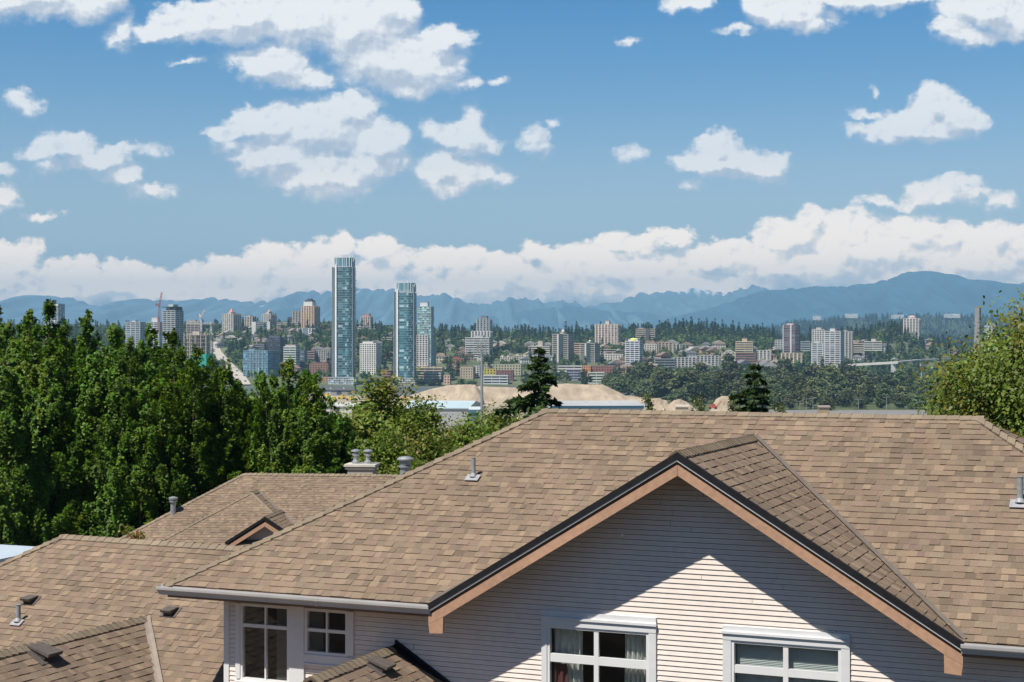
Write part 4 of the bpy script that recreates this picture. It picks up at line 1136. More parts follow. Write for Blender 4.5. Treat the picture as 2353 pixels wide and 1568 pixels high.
def building(name, label, cat, px0, px1, ytop, Y, style, wall, glass=GD, yaw=22, dr=.75, pent=None, group=None, zb=None, extra=None, pentc=None, roofc=None):
    """a block seen from px0 to px1 with its roof at ytop; pent: list of (from, to, height) penthouses in shares of the width"""
    BN[0] += 1
    th = math.radians(yaw); W = PX(px1, Y) - PX(px0, Y)
    w = W / (math.cos(th) + dr * abs(math.sin(th))); d = w * dr
    zt = PZ(ytop, Y); cx = (px0 + px1) / 2
    zg = (ter(cx, Y) - 4) if zb is None else zb
    if zt - zg < 5: zg = zt - 5
    fr = Frame(PX(cx, Y), Y, th)
    e = thing(name, label, cat, fr(0, 0, zg), group)
    wm, gm = MB(), MB()
    facade(fr, -w / 2, w / 2, -d / 2, d / 2, zg, zt, style, wall, glass, wm, gm, BN[0], roofc)
    wm.build("wall", M_FAC, e); gm.build("glazing", M_GLZ, e)
    pm = MB()
    for a, b, h in (pent if pent is not None else [(.3, .65, 3.2)]):
        pm.box(fr, -w / 2 + w * a, -w / 2 + w * b, -d * .28, d * .28, zt, zt + h, pentc or tuple(c * .9 for c in wall))
        pm.box(fr, -w / 2 + w * a - .3, -w / 2 + w * b + .3, -d * .28 - .3, d * .28 + .3, zt + h, zt + h + .5, tuple(c * .7 for c in wall))
    if pm.f: pm.build("penthouse", M_FAC, e)
    if extra: extra(e, fr, w, d, zg, zt)
    return e

def cap_cone(col, h=9, r=.30, n=4):
    def f(e, fr, w, d, zg, zt):
        mb = MB(); b = [fr(-w * r, -d * r, zt + 2.5), fr(w * r, -d * r, zt + 2.5), fr(w * r, d * r, zt + 2.5), fr(-w * r, d * r, zt + 2.5)]
        t = [fr(-w * r * .15, -d * r * .15, zt + 2.5 + h), fr(w * r * .15, -d * r * .15, zt + 2.5 + h), fr(w * r * .15, d * r * .15, zt + 2.5 + h), fr(-w * r * .15, d * r * .15, zt + 2.5 + h)]
        mb.hexa(b, t, col); mb.build("roof", M_FAC, e)
    return f
def dome(col, r=.13, h=1.0, drum=2.0):
    def f(e, fr, w, d, zg, zt):
        mb = MB(); R = w * r
        prof = [(R, 0), (R, drum)] + [(R * math.cos(a), drum + R * h * math.sin(a)) for a in (.3, .6, .9, 1.2, 1.45)]
        mb.lathe(fr(0, 0, zt), prof, 14, col); mb.build("dome", M_FAC, e)
    return f
def side_strip(col, s0, s1, face=0):
    """a tall band of another colour on the front"""
    def f(e, fr, w, d, zg, zt):
        mb = MB(); mb.box(fr, -w / 2 + w * s0, -w / 2 + w * s1, -d / 2 - 1.3, -d / 2 + .5, zg, zt + .8, col); mb.build("front_strip", M_FAC, e)
    return f
def multi(*fs):
    def f(*a):
        for q in fs: q(*a)
    return f

# twin glass towers and their smaller neighbour
def glass_tower(label, px0, px1, ytop, ybase, Y, fin, seed, crown=16):
    W = PX(px1, Y) - PX(px0, Y); cx = (px0 + px1) / 2
    zt, zg = PZ(ytop, Y), PZ(ybase, Y) - 3
    fr = Frame(PX(cx, Y), Y, math.radians(8))
    e = thing("glass_tower", label, "skyscraper", fr(0, 0, zg))
    hw = W / 2 * .985
    def plan(k, grow=0.0):
        pts = []
        for i in range(40):
            a = -math.pi / 2 + 2 * math.pi * i / 40
            c_, s_ = math.cos(a), math.sin(a)
            p = 2.6 if c_ > 0 else 4.5
            pts.append((hw * k * math.copysign(abs(c_) ** (2 / p), c_) + math.copysign(grow, c_) * abs(c_), hw * .82 * k * math.copysign(abs(s_) ** (2 / p), s_) + math.copysign(grow, s_) * abs(s_)))
        return pts
    r = random.Random(seed)
    gm, sm = MB(), MB()
    fh = 3.0; zc = zt - crown
    n = int((zc - zg) / fh)
    P0 = plan(.965)
    streak = [r.uniform(.7, 1.3) for _ in P0]
    for i in range(n):
        z = zg + i * fh
        for j in range(40):
            k = (j + 1) % 40
            t = r.random()
            c = (.042, .140, .170) if t < .55 else (.026, .085, .112) if t < .76 else (.10, .24, .28) if t < .94 else (.34, .47, .50)
            q = streak[j] * r.uniform(.8, 1.2)
            gm.face([fr(*P0[j], z), fr(*P0[k], z), fr(*P0[k], z + fh), fr(*P0[j], z + fh)], tuple(x * q for x in c))
        # slab edge: deep balconies at the two flanks, thin in the middle
        ring = []
        for (s, v) in plan(.965, .12):
            b = 0
            if s < -hw * .66 or s > hw * .86: b = 1.15 if (i % 9) else .5
            ring.append((s + math.copysign(b, s) * (1 if abs(s) > hw * .6 else 0), v - (b * .6 if v < 0 else -b * .6)))
        zz = z + fh - .22
        sm.hexa([fr(s, v, zz) for s, v in ring], [fr(s, v, zz + .22) for s, v in ring], (.52, .57, .59))
    # upstands between the balconies
    bm_ = MB()
    for (x, wd) in ((-.93, .5), (-.80, .4), (.90, .4)):
        bm_.box(fr, hw * x - wd, hw * x + wd, -hw * .82 - .3, -hw * .3, zg, zc, (.30, .33, .34))
    gm.build("glazing", M_GLZ, e); sm.build("balcony", M_FAC, e); bm_.build("party_wall", M_FAC, e)
    fm = MB(); fm.box(fr, hw * (fin - .075), hw * (fin + .075), -hw * .82 - 1.1, -hw * .5, zg + 12, zc + 3, (.86, .87, .86)); fm.build("fin", M_FAC, e)
    cm = MB()
    Pc = plan(.86)
    for j in range(40):
        k = (j + 1) % 40
        cm.face([fr(*Pc[j], zc), fr(*Pc[k], zc), fr(*Pc[k], zt - 4), fr(*Pc[j], zt - 4)], (.13, .26, .30) if j % 2 else (.22, .36, .40))
    cm.face([fr(s, v, zt - 6) for s, v in Pc], (.3, .3, .3))
    Pf = plan(.9)
    for j in range(0, 40, 2):
        s, v = Pf[j]
        cm.box(fr, s - .35, s + .35, v - .35, v + .35, zc, zt - (0 if abs(s) < hw * .75 else 5), (.72, .74, .74))
    cm.hexa([fr(s, v, zc - .3) for s, v in plan(.97)], [fr(s, v, zc + .5) for s, v in plan(.97)], (.6, .62, .62))
    cm.build("crown", M_FAC, e)
    pm, pg = MB(), MB()
    facade(fr, -hw * 1.22, hw * 1.08, -hw * 1.1, hw * .7, zg, zg + 11, "curtain", (.78, .78, .77), (.16, .20, .22), pm, pg, seed + 5)
    po = pm.build("podium", M_FAC, e); pg.build("podium_glazing", M_GLZ, po)
    return e
glass_tower("tallest blue-green glass tower on the skyline with a white vertical strip", 766, 818, 586, 882, 2010, -.60, 1)
glass_tower("shorter twin blue-green glass tower, right of the tallest tower", 907, 958, 644, 884, 2016, -.62, 2, 15)
building("apartment_tower", "pale green glass tower close behind the shorter twin tower", "apartment tower", 960, 996, 705, 2160, "curtain", (.55, .62, .62), (.16, .28, .29), 10, .9, [(.15, .7, 6)], pentc=(.62, .66, .66))
building("apartment_block", "white gridded block at the foot of the pale green tower", "apartment block", 957, 986, 771, 2100, "grid", (.68, .66, .64), GD, 8, .6, [])
building("apartment_block", "white gridded block between the two glass towers", "apartment block", 828, 875, 790, 2150, "grid", (.72, .71, .67), GD, 20, .7, [(.08, .75, 3)])
building("apartment_tower", "slim grey flank tower right of the pale green glass tower", "apartment tower", 990, 1001, 781, 2180, "balcony", WHT, GD, 15, 1, [])

# left part of the skyline
building("unfinished_tower", "dark lattice-like unfinished tower above the left trees", "unfinished tower", 105, 146, 699, 2500, "frame", (.13, .15, .16), (.30, .36, .38), 14, .8, [(.4, .5, 6)])
building("apartment_tower", "small dark-topped tower just showing over the left trees", "apartment tower", 191, 207, 729, 2550, "balcony", GRY, GD, 20, .8, [])
building("apartment_block", "white balconied block with blue railings behind the left trees", "apartment block", 292, 330, 741, 2500, "balcony", (.60, .62, .63), (.09, .14, .17), 12, .7, [(.35, .6, 3)])
building("apartment_block", "plain white block left of the red crane mast", "apartment block", 343, 374, 741, 2560, "balcony", (.64, .66, .66), (.08, .12, .14), 15, .8, [(.2, .75, 8)])
def roof_slab(e, fr, w, d, zg, zt):
    mb = MB(); mb.box(fr, -w * .56, w * .40, -d * .6, d * .5, zt + 5.0, zt + 6.2, (.06, .065, .07)); mb.box(fr, w * .05, w * .5, -d * .5, d * .4, zt - 1, zt + 5.0, (.06, .07, .075))
    mb.box(fr, -w * .2, w * .2, -d * .3, d * .3, zt + 6.2, zt + 9.5, (.45, .52, .5)); mb.build("roof", M_FAC, e)
building("apartment_tower", "dark grey tower with a black overhanging roof slab, right of the red crane", "apartment tower", 376, 420, 715, 2300, "balcony", (.50, .51, .50), (.04, .05, .06), 28, .8, [(.1, .5, 5)], extra=roof_slab)
building("apartment_tower", "pinkish slab building right of the white crane mast", "apartment tower", 430, 461, 740, 2750, "balcony", (.50, .42, .38), GD, 10, .5, [(.1, .7, 3)])
building("apartment_tower", "cream tower with a pink pointed roof, the left one of two alike", "apartment tower", 512, 553, 722, 2900, "rib", (.60, .52, .45), (.08, .16, .16), 30, .9, [(.35, .65, 3)], extra=cap_cone((.62, .28, .24), 8, .17))
building("apartment_tower", "cream tower with a blunt pinkish roof, the right one of two alike", "apartment tower", 603, 635, 722, 2950, "rib", (.58, .53, .48), (.09, .14, .15), 30, .9, [(.3, .65, 4)], extra=cap_cone((.52, .36, .31), 6, .18))
building("apartment_block", "pale stepped block between the two pink-roofed towers", "apartment block", 563, 588, 728, 2920, "rib", (.55, .50, .43), GD, 25, .8, [(.3, .6, 2.5)])
building("apartment_block", "grey slab with white end walls under the blunt-roofed tower", "apartment block", 580, 625, 741, 2820, "bands", (.32, .36, .37), GD, 8, .4, [], extra=multi(side_strip((.66, .66, .64), 0.0, .22), side_strip((.62, .62, .61), .84, 1.0)))
building("apartment_block", "long low pinkish building on the hilltop", "apartment block", 637, 690, 743, 2950, "bands", (.55, .48, .43), GD, 8, .3, [(.3, .5, 2)])
building("apartment_block", "small dark building left of the peach tower", "apartment block", 662, 678, 730, 2990, "bands", (.14, .15, .17), GD, 12, .7, [])
building("apartment_tower", "beige-grey tower attached left of the peach tower", "apartment tower", 673, 699, 716, 2960, "rib", (.42, .39, .34), GD, 18, .8, [])
def peach_top(e, fr, w, d, zg, zt):
    mb = MB(); mb.box(fr, -w * .40, w * .32, -d * .4, d * .3, zt, zt + 8, (.68, .67, .62)); mb.box(fr, -w * .32, w * .25, -d * .32, d * .25, zt + 8, zt + 11, (.07, .08, .09))
    mb.box(fr, -w * .2, w * .12, -d * .2, d * .12, zt + 11, zt + 14, (.10, .11, .12)); mb.build("crown", M_FAC, e)
building("apartment_tower", "peach tower with a white crown and dark cap, left of the tallest glass tower", "apartment tower", 694, 734, 704, 2900, "rib", (.66, .46, .34), (.06, .07, .09), 24, .8, [], extra=peach_top)
building("apartment_block", "white and grey block of three piers under the peach tower", "apartment block", 684, 731, 755, 2750, "rib", (.62, .61, .58), (.08, .11, .14), 14, .6, [], roofc=(.1, .1, .1), extra=side_strip((.20, .24, .28), .33, .62))
building("office_tower", "dark grey office block behind the blue glass offices", "office building", 614, 652, 776, 2350, "curtain", (.13, .14, .17), (.05, .055, .075), 16, .7, [(.1, .9, 3)])
building("office_building", "blue glass office building with pale vertical fins", "office building", 561, 642, 806, 2120, "curtain", (.30, .40, .45), (.07, .16, .24), 24, .8, [(.1, .35, 2)], extra=multi(*[side_strip((.50, .60, .64), a, a + .012) for a in (.3, .42, .55, .66, .8)]))
building("apartment_block", "grey flat-topped block stepping up behind the blue glass offices", "apartment block", 583, 612, 792, 2400, "bands", (.24, .24, .26), GD, 16, .5, [])
building("apartment_block", "pale green and white banded block right of the grey offices", "apartment block", 653, 688, 798, 2200, "bands", (.58, .61, .57), (.08, .13, .12), 18, .7, [(.05, .9, 3)], pentc=(.55, .47, .43))
building("apartment_block", "plain blue-grey block right of the banded block", "apartment block", 687, 705, 806, 2220, "curtain", (.25, .28, .32), (.10, .13, .16), 20, 1, [])
building("parking_garage", "brown layered garage with curved dark floors", "garage", 704, 726, 808, 2250, "bands", (.34, .26, .24), (.05, .05, .055), 12, .7, [])
building("apartment_block", "grey and white gridded block left of the tallest tower", "apartment block", 723, 766, 807, 2260, "grid", (.44, .42, .42), GD, 14, .6, [])
building("brick_building", "red-brown brick building with dark windows left of the tallest tower", "brick building", 712, 764, 838, 2120, "punch", (.30, .17, .12), GD, 16, .6, [(.1, .9, 2.5)], pentc=(.17, .12, .11))
building("brick_building", "small orange brick building beside the tower podium", "brick building", 742, 757, 868, 2040, "punch", (.45, .26, .17), GD, 16, .8, [])
building("apartment_tower", "peach and white tower between the glass towers on the hill", "apartment tower", 830, 856, 728, 3000, "rib", (.60, .50, .46), GD, 18, .7, [(.15, .85, 5)], pentc=(.42, .26, .24))
building("apartment_block", "grey terraced block below the peach and white tower", "apartment block", 824, 870, 752, 2850, "bands", (.40, .38, .38), GD, 14, .6, [(.0, .3, 3)])
building("apartment_block", "beige hillside block right of the white gridded block", "apartment block", 880, 905, 776, 2600, "bands", (.42, .39, .33), GD, 18, .6, [])

# right of the glass towers
def low(label, px0, px1, yt, Y, col, style="punch", yaw=15, dr=.6, pent=(), glass=GD, roofc=None, name="commercial_building", cat="building", group=None):
    return building(name, label, cat, px0, px1, yt, Y, style, col, glass, yaw, dr, list(pent), group, zb=PZ(yt, Y) - 14, roofc=roofc)
low("narrow orange-brown brick building below the pale green tower", 1014, 1032, 829, 2300, (.40, .22, .15))
low("red brick building with a raised block below the hillside", 1041, 1070, 825, 2280, (.33, .13, .10), pent=[(.0, .6, 3)])
low("mauve brick building behind the beige warehouse front", 1030, 1052, 840, 2220, (.33, .22, .21))
low("orange painted building left of the brown-windowed block", 1045, 1062, 843, 2130, (.60, .33, .17), "bands")
low("beige block with brown-framed windows left of the steel mast", 1058, 1092, 846, 2080, (.46, .38, .29), "punch", pent=[(0, .9, 2)])
low("pale tall-fronted block right beside the steel mast", 1088, 1104, 842, 2090, (.62, .60, .56), "grid")
low("long low beige roofs right of the shorter twin tower", 958, 1020, 846, 2090, (.52, .45, .36), "bands", 8, .5, [(.2, .4, 2), (.6, .7, 2)], roofc=(.5, .44, .36))
low("white low shed in front of the long beige roofs", 975, 1015, 858, 2040, (.60, .58, .54), "bands", 8, .5)
low("small salmon building at the edge of the gravel yard", 1020, 1036, 864, 2005, (.58, .40, .31), "punch")
low("reddish low building behind the shorter twin tower's foot", 878, 905, 852, 2090, (.38, .20, .18), "bands", 14, .5)
building("apartment_tower", "slim top tier of the stepped grey tower right of the glass towers", "apartment tower", 1096, 1130, 734, 2480, "rib", (.40, .42, .43), GD, 14, .7, [(.3, .75, 5)], pentc=(.2, .2, .21))
building("apartment_block", "white middle tier in front of the slim grey tower", "apartment block", 1084, 1131, 762, 2440, "rib", (.62, .62, .60), GD, 10, .6, [])
building("apartment_block", "wide white banded block at the front of the stepped grey tower", "apartment block", 1070, 1132, 777, 2400, "bands", (.60, .58, .53), (.08, .10, .13), 14, .6, [(.35, .7, 3)])
low("long low building with a grey-green roof and a row of windows", 1112, 1200, 839, 2120, (.46, .43, .30), "punch", 6, .35, roofc=(.25, .28, .26))
low("yellow painted low building right of the steel mast", 1112, 1141, 849, 2060, (.55, .46, .10), "punch", 6, .5)
low("dark brick low building right of the yellow one", 1140, 1180, 852, 2055, (.26, .13, .11), "punch", 6, .5)
low("low sheds with grey-blue roofs behind the gravel yard", 1112, 1170, 864, 2020, (.62, .64, .66), "bands", 8, .5, roofc=(.30, .34, .40))
low("cream terrace of flats with stepped roofs", 1150, 1184, 821, 2350, (.62, .57, .49), "grid", 10, .5, [(.0, .2, 3), (.45, .6, 3)])
low("cream and brown terrace of flats left of the conifer top", 1182, 1217, 818, 2360, (.58, .50, .42), "grid", 12, .5, [(.1, .3, 3), (.6, .8, 3)])
building("apartment_block", "broad beige block with a rooftop box left of the domed tower", "apartment block", 1215, 1272, 797, 2450, "bands", (.56, .51, .43), GD, 20, .6, [(.4, .62, 9)])
building("apartment_tower", "taller domed tower with a dark glass centre strip", "apartment tower", 1270, 1318, 769, 2350, "balcony", (.50, .47, .41), GD, 24, .9, [(.38, .62, 3)], extra=multi(dome((.62, .60, .54), .10, 1.0, 5), side_strip((.055, .075, .085), .42, .70), side_strip((.60, .58, .54), .30, .40)))
building("apartment_block", "salmon balconied block between the two domed towers", "apartment block", 1318, 1335, 790, 2420, "bands", (.60, .40, .31), GD, 14, .7, [])
building("apartment_tower", "lower domed tower with a dark glass centre strip", "apartment tower", 1333, 1378, 790, 2330, "balcony", (.48, .46, .41), GD, 24, .9, [(.38, .62, 3)], extra=multi(dome((.60, .58, .53), .10, 1.0, 3), side_strip((.05, .07, .08), .45, .72), side_strip((.58, .57, .53), .34, .44)))
building("apartment_tower", "wide pale pink slab tower with upright ribs in front of the conifers", "apartment tower", 1368, 1425, 746, 2620, "rib", (.64, .54, .47), (.12, .10, .09), 18, .45, [(.42, .6, 6)])
building("apartment_block", "tan block with a dark middle left of the conifer hill", "apartment block", 1461, 1508, 757, 2700, "bands", (.45, .39, .30), GD, 12, .5, [(.1, .4, 2)], extra=side_strip((.12, .115, .12), .52, .74))
building("apartment_tower", "white rounded tower with a yellow-green cap", "apartment tower", 1437, 1476, 785, 2230, "balcony", (.70, .70, .70), (.10, .13, .20), 18, .9, [(.15, .85, 3)], pentc=(.66, .66, .64), extra=dome((.68, .72, .22), .32, .28, 3))
low("white low building below the domed towers", 1282, 1340, 842, 2110, (.66, .63, .58), "bands", 8, .5)
low("purple-grey low shed in front of the white low building", 1302, 1336, 850, 2060, (.34, .32, .42), "bands", 8, .5)
low("orange building at the corner of the dark brick row", 1340, 1358, 842, 2100, (.62, .28, .13), "punch", 8, .6)
low("long dark brick row right of the orange building", 1356, 1414, 842, 2105, (.30, .13, .11), "punch", 8, .3)
low("white and pale green shed below the brick row", 1352, 1390, 857, 2020, (.62, .66, .58), "bands", 8, .5)
low("brick building under the white rounded tower", 1438, 1462, 842, 2090, (.36, .22, .18), "punch", 10, .6)
low("white houses row on the slope left of the white rounded tower", 1378, 1434, 815, 2350, (.58, .54, .50), "punch", 12, .3, [(.1, .2, 2), (.5, .6, 2)])
low("grey-roofed row of flats behind the white houses row", 1375, 1416, 804, 2440, (.42, .38, .33), "bands", 12, .3)
low("pale roofs of flats at the foot of the tan block", 1480, 1512, 792, 2450, (.55, .50, .44), "punch", 14, .5, [(.1, .3, 2)])
low("brown and cream flats right of the tan block", 1512, 1548, 788, 2480, (.45, .36, .28), "rib", 14, .5, [(.5, .7, 2)])
low("green-grey flats with cream posts under the conifer hill", 1546, 1580, 792, 2470, (.40, .42, .36), "rib", 14, .5, [(.2, .4, 2)])
low("long pale grey-blue roofs under the conifer hill", 1580, 1648, 798, 2480, (.50, .51, .52), "bands", 10, .4, roofc=(.48, .49, .5))
low("dark rowhouses with white dividing walls, the left row", 1548, 1600, 822, 2180, (.46, .45, .43), "rib", 8, .3, glass=(.04, .045, .055))
low("dark rowhouses with white dividing walls, the right row", 1600, 1652, 818, 2200, (.46, .45, .43), "rib", 8, .3, glass=(.04, .045, .055))
low("cream low building left of the dark rowhouses", 1480, 1512, 838, 2090, (.62, .52, .40), "punch", 10, .5)
low("dark grey hall left of the dark rowhouses", 1505, 1552, 826, 2160, (.20, .22, .24), "bands", 10, .4)
building("hotel", "cream mid-rise with a rooftop box on a brick base", "mid-rise", 1690, 1733, 786, 2330, "bands", (.58, .48, .33), GD, 16, .6, [(.35, .65, 5)])
low("brick base in front of the cream mid-rise", 1690, 1740, 812, 2280, (.26, .15, .13), "bands", 16, .6)
low("pale stepped houses left of the cream mid-rise", 1658, 1692, 812, 2300, (.60, .55, .49), "punch", 14, .5, [(.2, .4, 2), (.6, .8, 2)])
low("white and grey flats right of the cream mid-rise", 1736, 1772, 806, 2330, (.60, .58, .56), "rib", 12, .5)
low("plain grey block left of the red-brown glass tower", 1780, 1800, 782, 2450, (.42, .42, .41), "punch", 12, .6)
building("apartment_tower", "red-brown tower with blue-green windows and a white roof box", "apartment tower", 1799, 1838, 748, 2300, "bands", (.24, .17, .17), (.10, .14, .18), 34, .9, [(.2, .75, 3)], pentc=(.58, .52, .50), extra=multi(side_strip((.60, .60, .60), 0, .06), side_strip((.62, .55, .54), .62, .74)))
low("beige base of the red-brown glass tower", 1795, 1845, 812, 2270, (.56, .48, .38), "rib", 16, .5)
low("grey flats right of the red-brown glass tower", 1840, 1862, 786, 2430, (.36, .39, .42), "bands", 14, .5)
building("apartment_tower", "taller rear tower of the white riverside group", "apartment tower", 1865, 1900, 758, 2320, "grid", (.60, .58, .56), GD, 24, .8, [(.3, .7, 3)])
building("apartment_tower", "front left white banded tower of the riverside group", "apartment tower", 1864, 1893, 789, 2200, "balcony", (.74, .74, .73), (.16, .19, .22), 14, .9, [(.3, .6, 2)])
building("apartment_tower", "broad rounded white tower of the riverside group", "apartment tower", 1894, 1940, 762, 2230, "balcony", (.68, .67, .66), (.12, .15, .18), 26, .9, [(.28, .6, 4)])
building("apartment_tower", "grey tower behind the right of the riverside group", "apartment tower", 1934, 1960, 762, 2400, "rib", (.46, .44, .41), GD, 20, .7, [(.1, .5, 2)])
low("white house-like block with a roof box right of the riverside group", 1985, 2027, 786, 2500, (.62, .60, .55), "bands", 14, .5, [(.4, .65, 5)])
low("cream low house right of the riverside group", 1958, 1985, 790, 2480, (.52, .46, .36), "bands", 14, .5)
building("apartment_tower", "pale tower with an arched top alone on the right hill", "apartment tower", 2075, 2116, 733, 2900, "rib", (.62, .57, .51), GD, 22, .8, [(.25, .75, 3)], extra=dome((.52, .40, .36), .26, .45, 3))
building("apartment_tower", "white tower half hidden by the big maple", "apartment tower", 2262, 2290, 745, 3200, "balcony", (.66, .68, .70), (.14, .19, .25), 20, .8, [])
for lb, a, b, yt in (("bright white hall far off on the blue ridge", 1942, 1970, 722), ("long white hall far off beneath the big mountain", 2048, 2076, 724), ("white hall far off right of the lone tower", 2170, 2205, 722), ("small white hall far off, left of the bright one", 1868, 1886, 727)):
    building("hall", lb, "hall", a, b, yt, 7600, "bands", (.80, .80, .80), (.3, .3, .3), 6, .5, [], zb=PZ(yt, 7600) - 18 if a > 2000 else PZ(yt + 9, 7600))

# houses on the slopes
HM = {}
def house_mesh(key, wc, rc):
    if key in HM: return HM[key]
    mb = MB(); f = Frame(0, 0, 0)
    mb.box(f, -6, 6, -4, 4, 0, 6, wc)
    mb.box(f, -6.4, 6.4, -4.05, -3.95, 4.2, 4.5, tuple(c * .6 for c in wc))
    for s in (-4.2, -1.4, 1.4, 4.2):
        for z in (.8, 3.4): mb.box(f, s - .7, s + .7, -4.08, -3.9, z, z + 1.4, (.05, .06, .07))
    a = mb.build("wall", M_FAC); wall = a.data; bpy.data.objects.remove(a)
    mb = MB(); g_ = Frame(0, 0, math.pi / 2)
    mb.prism(f, [(-6.8, 5.8), (6.8, 5.8), (0, 9.4)], -4.5, 4.5, rc)
    a = mb.build("roof", M_FAC); roof_ = a.data; bpy.data.objects.remove(a)
    HM[key] = (wall, roof_)
    return HM[key]
HK = {"white": (WHT, (.28, .27, .26)), "cream": (BEI, (.33, .26, .21)), "grey": (GRY, (.19, .19, .20)), "brick": ((.40, .27, .22), (.24, .17, .14)), "tan": (TANC, (.40, .37, .33))}
AREAS = [("left slope between the trees below the pink-roofed towers", 500, 760, 2150, 2950, 60), ("green slope between the glass towers", 825, 905, 2300, 2900, 12), ("slope under the conifers right of the glass towers", 1005, 1260, 2300, 2700, 34),
         ("slope around the domed towers", 1375, 1500, 2150, 2650, 28), ("slope under the conifer hill", 1490, 1790, 2150, 2650, 48), ("green right slope above the bridge", 1960, 2235, 2350, 3100, 26)]
hr = random.Random(77)
for nm, a, b, y0, y1, n in AREAS:
    for i in range(n):
        key = hr.choice(list(HK)); ms_ = house_mesh(key, *HK[key])
        px = hr.uniform(a, b); Y = hr.uniform(y0, y1)
        if 480 < px < 560 and Y < 2600: px += 90
        t = thing("house", "small %s house on the %s" % (key if key not in ("brick",) else "brick-red", nm), "house", (PX(px, Y), Y, ter(px, Y) - .5), "houses on the " + nm)
        t.rotation_euler = (0, 0, hr.uniform(-.6, .6)); k = hr.uniform(.9, 1.5); t.scale = (k * 1.1, k, k)
        for n_, me in zip(("wall", "roof"), ms_):
            o = bpy.data.objects.new(n_, me); COL.objects.link(o); o.parent = t

# street running up the slope at the left
st = MB()
road_pts = [(562, 1990), (556, 2060), (545, 2150), (530, 2260), (512, 2400), (497, 2560), (488, 2750)]
M_ROAD = mat("pale_concrete_street", (.46, .42, .36), rough=.9, vary=.1, scale=.05)  # pale concrete, one even colour
def road(px, Y, dx): return Vector((PX(px, Y) + dx, Y, ter(px, Y) + 1.6))
for (p0, y0), (p1, y1) in zip(road_pts, road_pts[1:]):
    st.face([road(p0, y0, -8), road(p0, y0, 8), road(p1, y1, 8), road(p1, y1, -8)])
tag(st.build("street", M_ROAD), kind="structure")
VM = MB(); f0 = Frame(0, 0, 0)
VM.hexa([f0(-.95, -2.3, .35), f0(.95, -2.3, .35), f0(.95, 2.3, .35), f0(-.95, 2.3, .35)], [f0(-.9, -2.3, .95), f0(.9, -2.3, .95), f0(.9, 2.3, .95), f0(-.9, 2.3, .95)])
VM.hexa([f0(-.88, -1.5, .95), f0(.88, -1.5, .95), f0(.88, 1.1, .95), f0(-.88, 1.1, .95)], [f0(-.7, -1.0, 1.5), f0(.7, -1.0, 1.5), f0(.7, .7, 1.5), f0(-.7, .7, 1.5)], (.08, .1, .12))
vo = VM.build("car", [mat("car_paint", (.10, .11, .12), rough=.3)]); car_me = vo.data; bpy.data.objects.remove(vo)
for i, (t_, dx) in enumerate(((.1, 3), (.28, -3), (.4, 3.5), (.55, -3), (.7, 3), (.85, -3))):
    q = t_ * (len(road_pts) - 1); j = int(q); u = q - j
    px = road_pts[j][0] * (1 - u) + road_pts[j + 1][0] * u; Y = road_pts[j][1] * (1 - u) + road_pts[j + 1][1] * u
    o = link("car", car_me, loc=road(px, Y, dx) + Vector((0, 0, .02))); o.scale = (1.3, 1.3, 1.3)
    tag(o, "dark car on the pale street running up the far slope", "car", "cars on the sloping street")

# building site and cranes
def column_frame(px0, px1, ytop, ybase, Y):
    fr = Frame(PX((px0 + px1) / 2, Y), Y, math.radians(14)); W = PX(px1, Y) - PX(px0, Y); w = W / 1.16; d = w * .7
    zg, zt = PZ(ybase, Y), PZ(ytop, Y)
    e = thing("building_site", "unfinished concrete frame with green netting under the white crane", "building site", fr(0, 0, zg))
    mb = MB(); n = 9; fh = (zt - zg) / n
    for i in range(1, n + 1): mb.box(fr, -w / 2, w / 2, -d / 2, d / 2, zg + i * fh - .5, zg + i * fh, (.50, .42, .35))
    for a in (-.5, -.25, 0, .25, .48):
        for b in (-.5, 0, .46): mb.box(fr, a * w, a * w + 1.0, b * d, b * d + 1.0, zg, zt + (2.5 if i % 2 else 0), (.48, .41, .35))
    mb.box(fr, -w * .2, w * .1, -d * .2, d * .2, zg, zt + 5, (.50, .42, .36)); mb.build("frame", M_FAC, e)
    nm = MB(); nm.face([fr(-w * .2, -d / 2 - .4, zg), fr(w * .52, -d / 2 - .4, zg), fr(w * .52, -d / 2 - .4, zg + fh * 4.2), fr(-w * .2, -d / 2 - .4, zg + fh * 3.4)], (.05, .38, .26))
    nm.face([fr(w * .52, -d / 2 - .4, zg), fr(w * .52, d / 2, zg), fr(w * .52, d / 2, zg + fh * 4.2), fr(w * .52, -d / 2 - .4, zg + fh * 4.2)], (.06, .42, .22))
    nm.build("netting", M_FAC, e)
column_frame(424, 488, 770, 850, 2200)
def lattice(mb, A_, B_, r, n, col):
    """a square lattice boom"""
    A_ = Vector(A_); B_ = Vector(B_); d = (B_ - A_).normalized(); x = Vector((0, 1, 0)) if abs(d.y) < .9 else Vector((1, 0, 0))
    y = d.cross(x).normalized(); x = y.cross(d)
    cs = [x * r + y * r, -x * r + y * r, -x * r - y * r, x * r - y * r]
    for c in cs: mb.tube(A_ + c, B_ + c, r * .24, r * .24, 5, col)
    L_ = (B_ - A_) / n
    for i in range(n):
        for j in range(4):
            mb.tube(A_ + L_ * i + cs[j], A_ + L_ * (i + 1) + cs[(j + 1) % 4], r * .16, r * .16, 4, col)
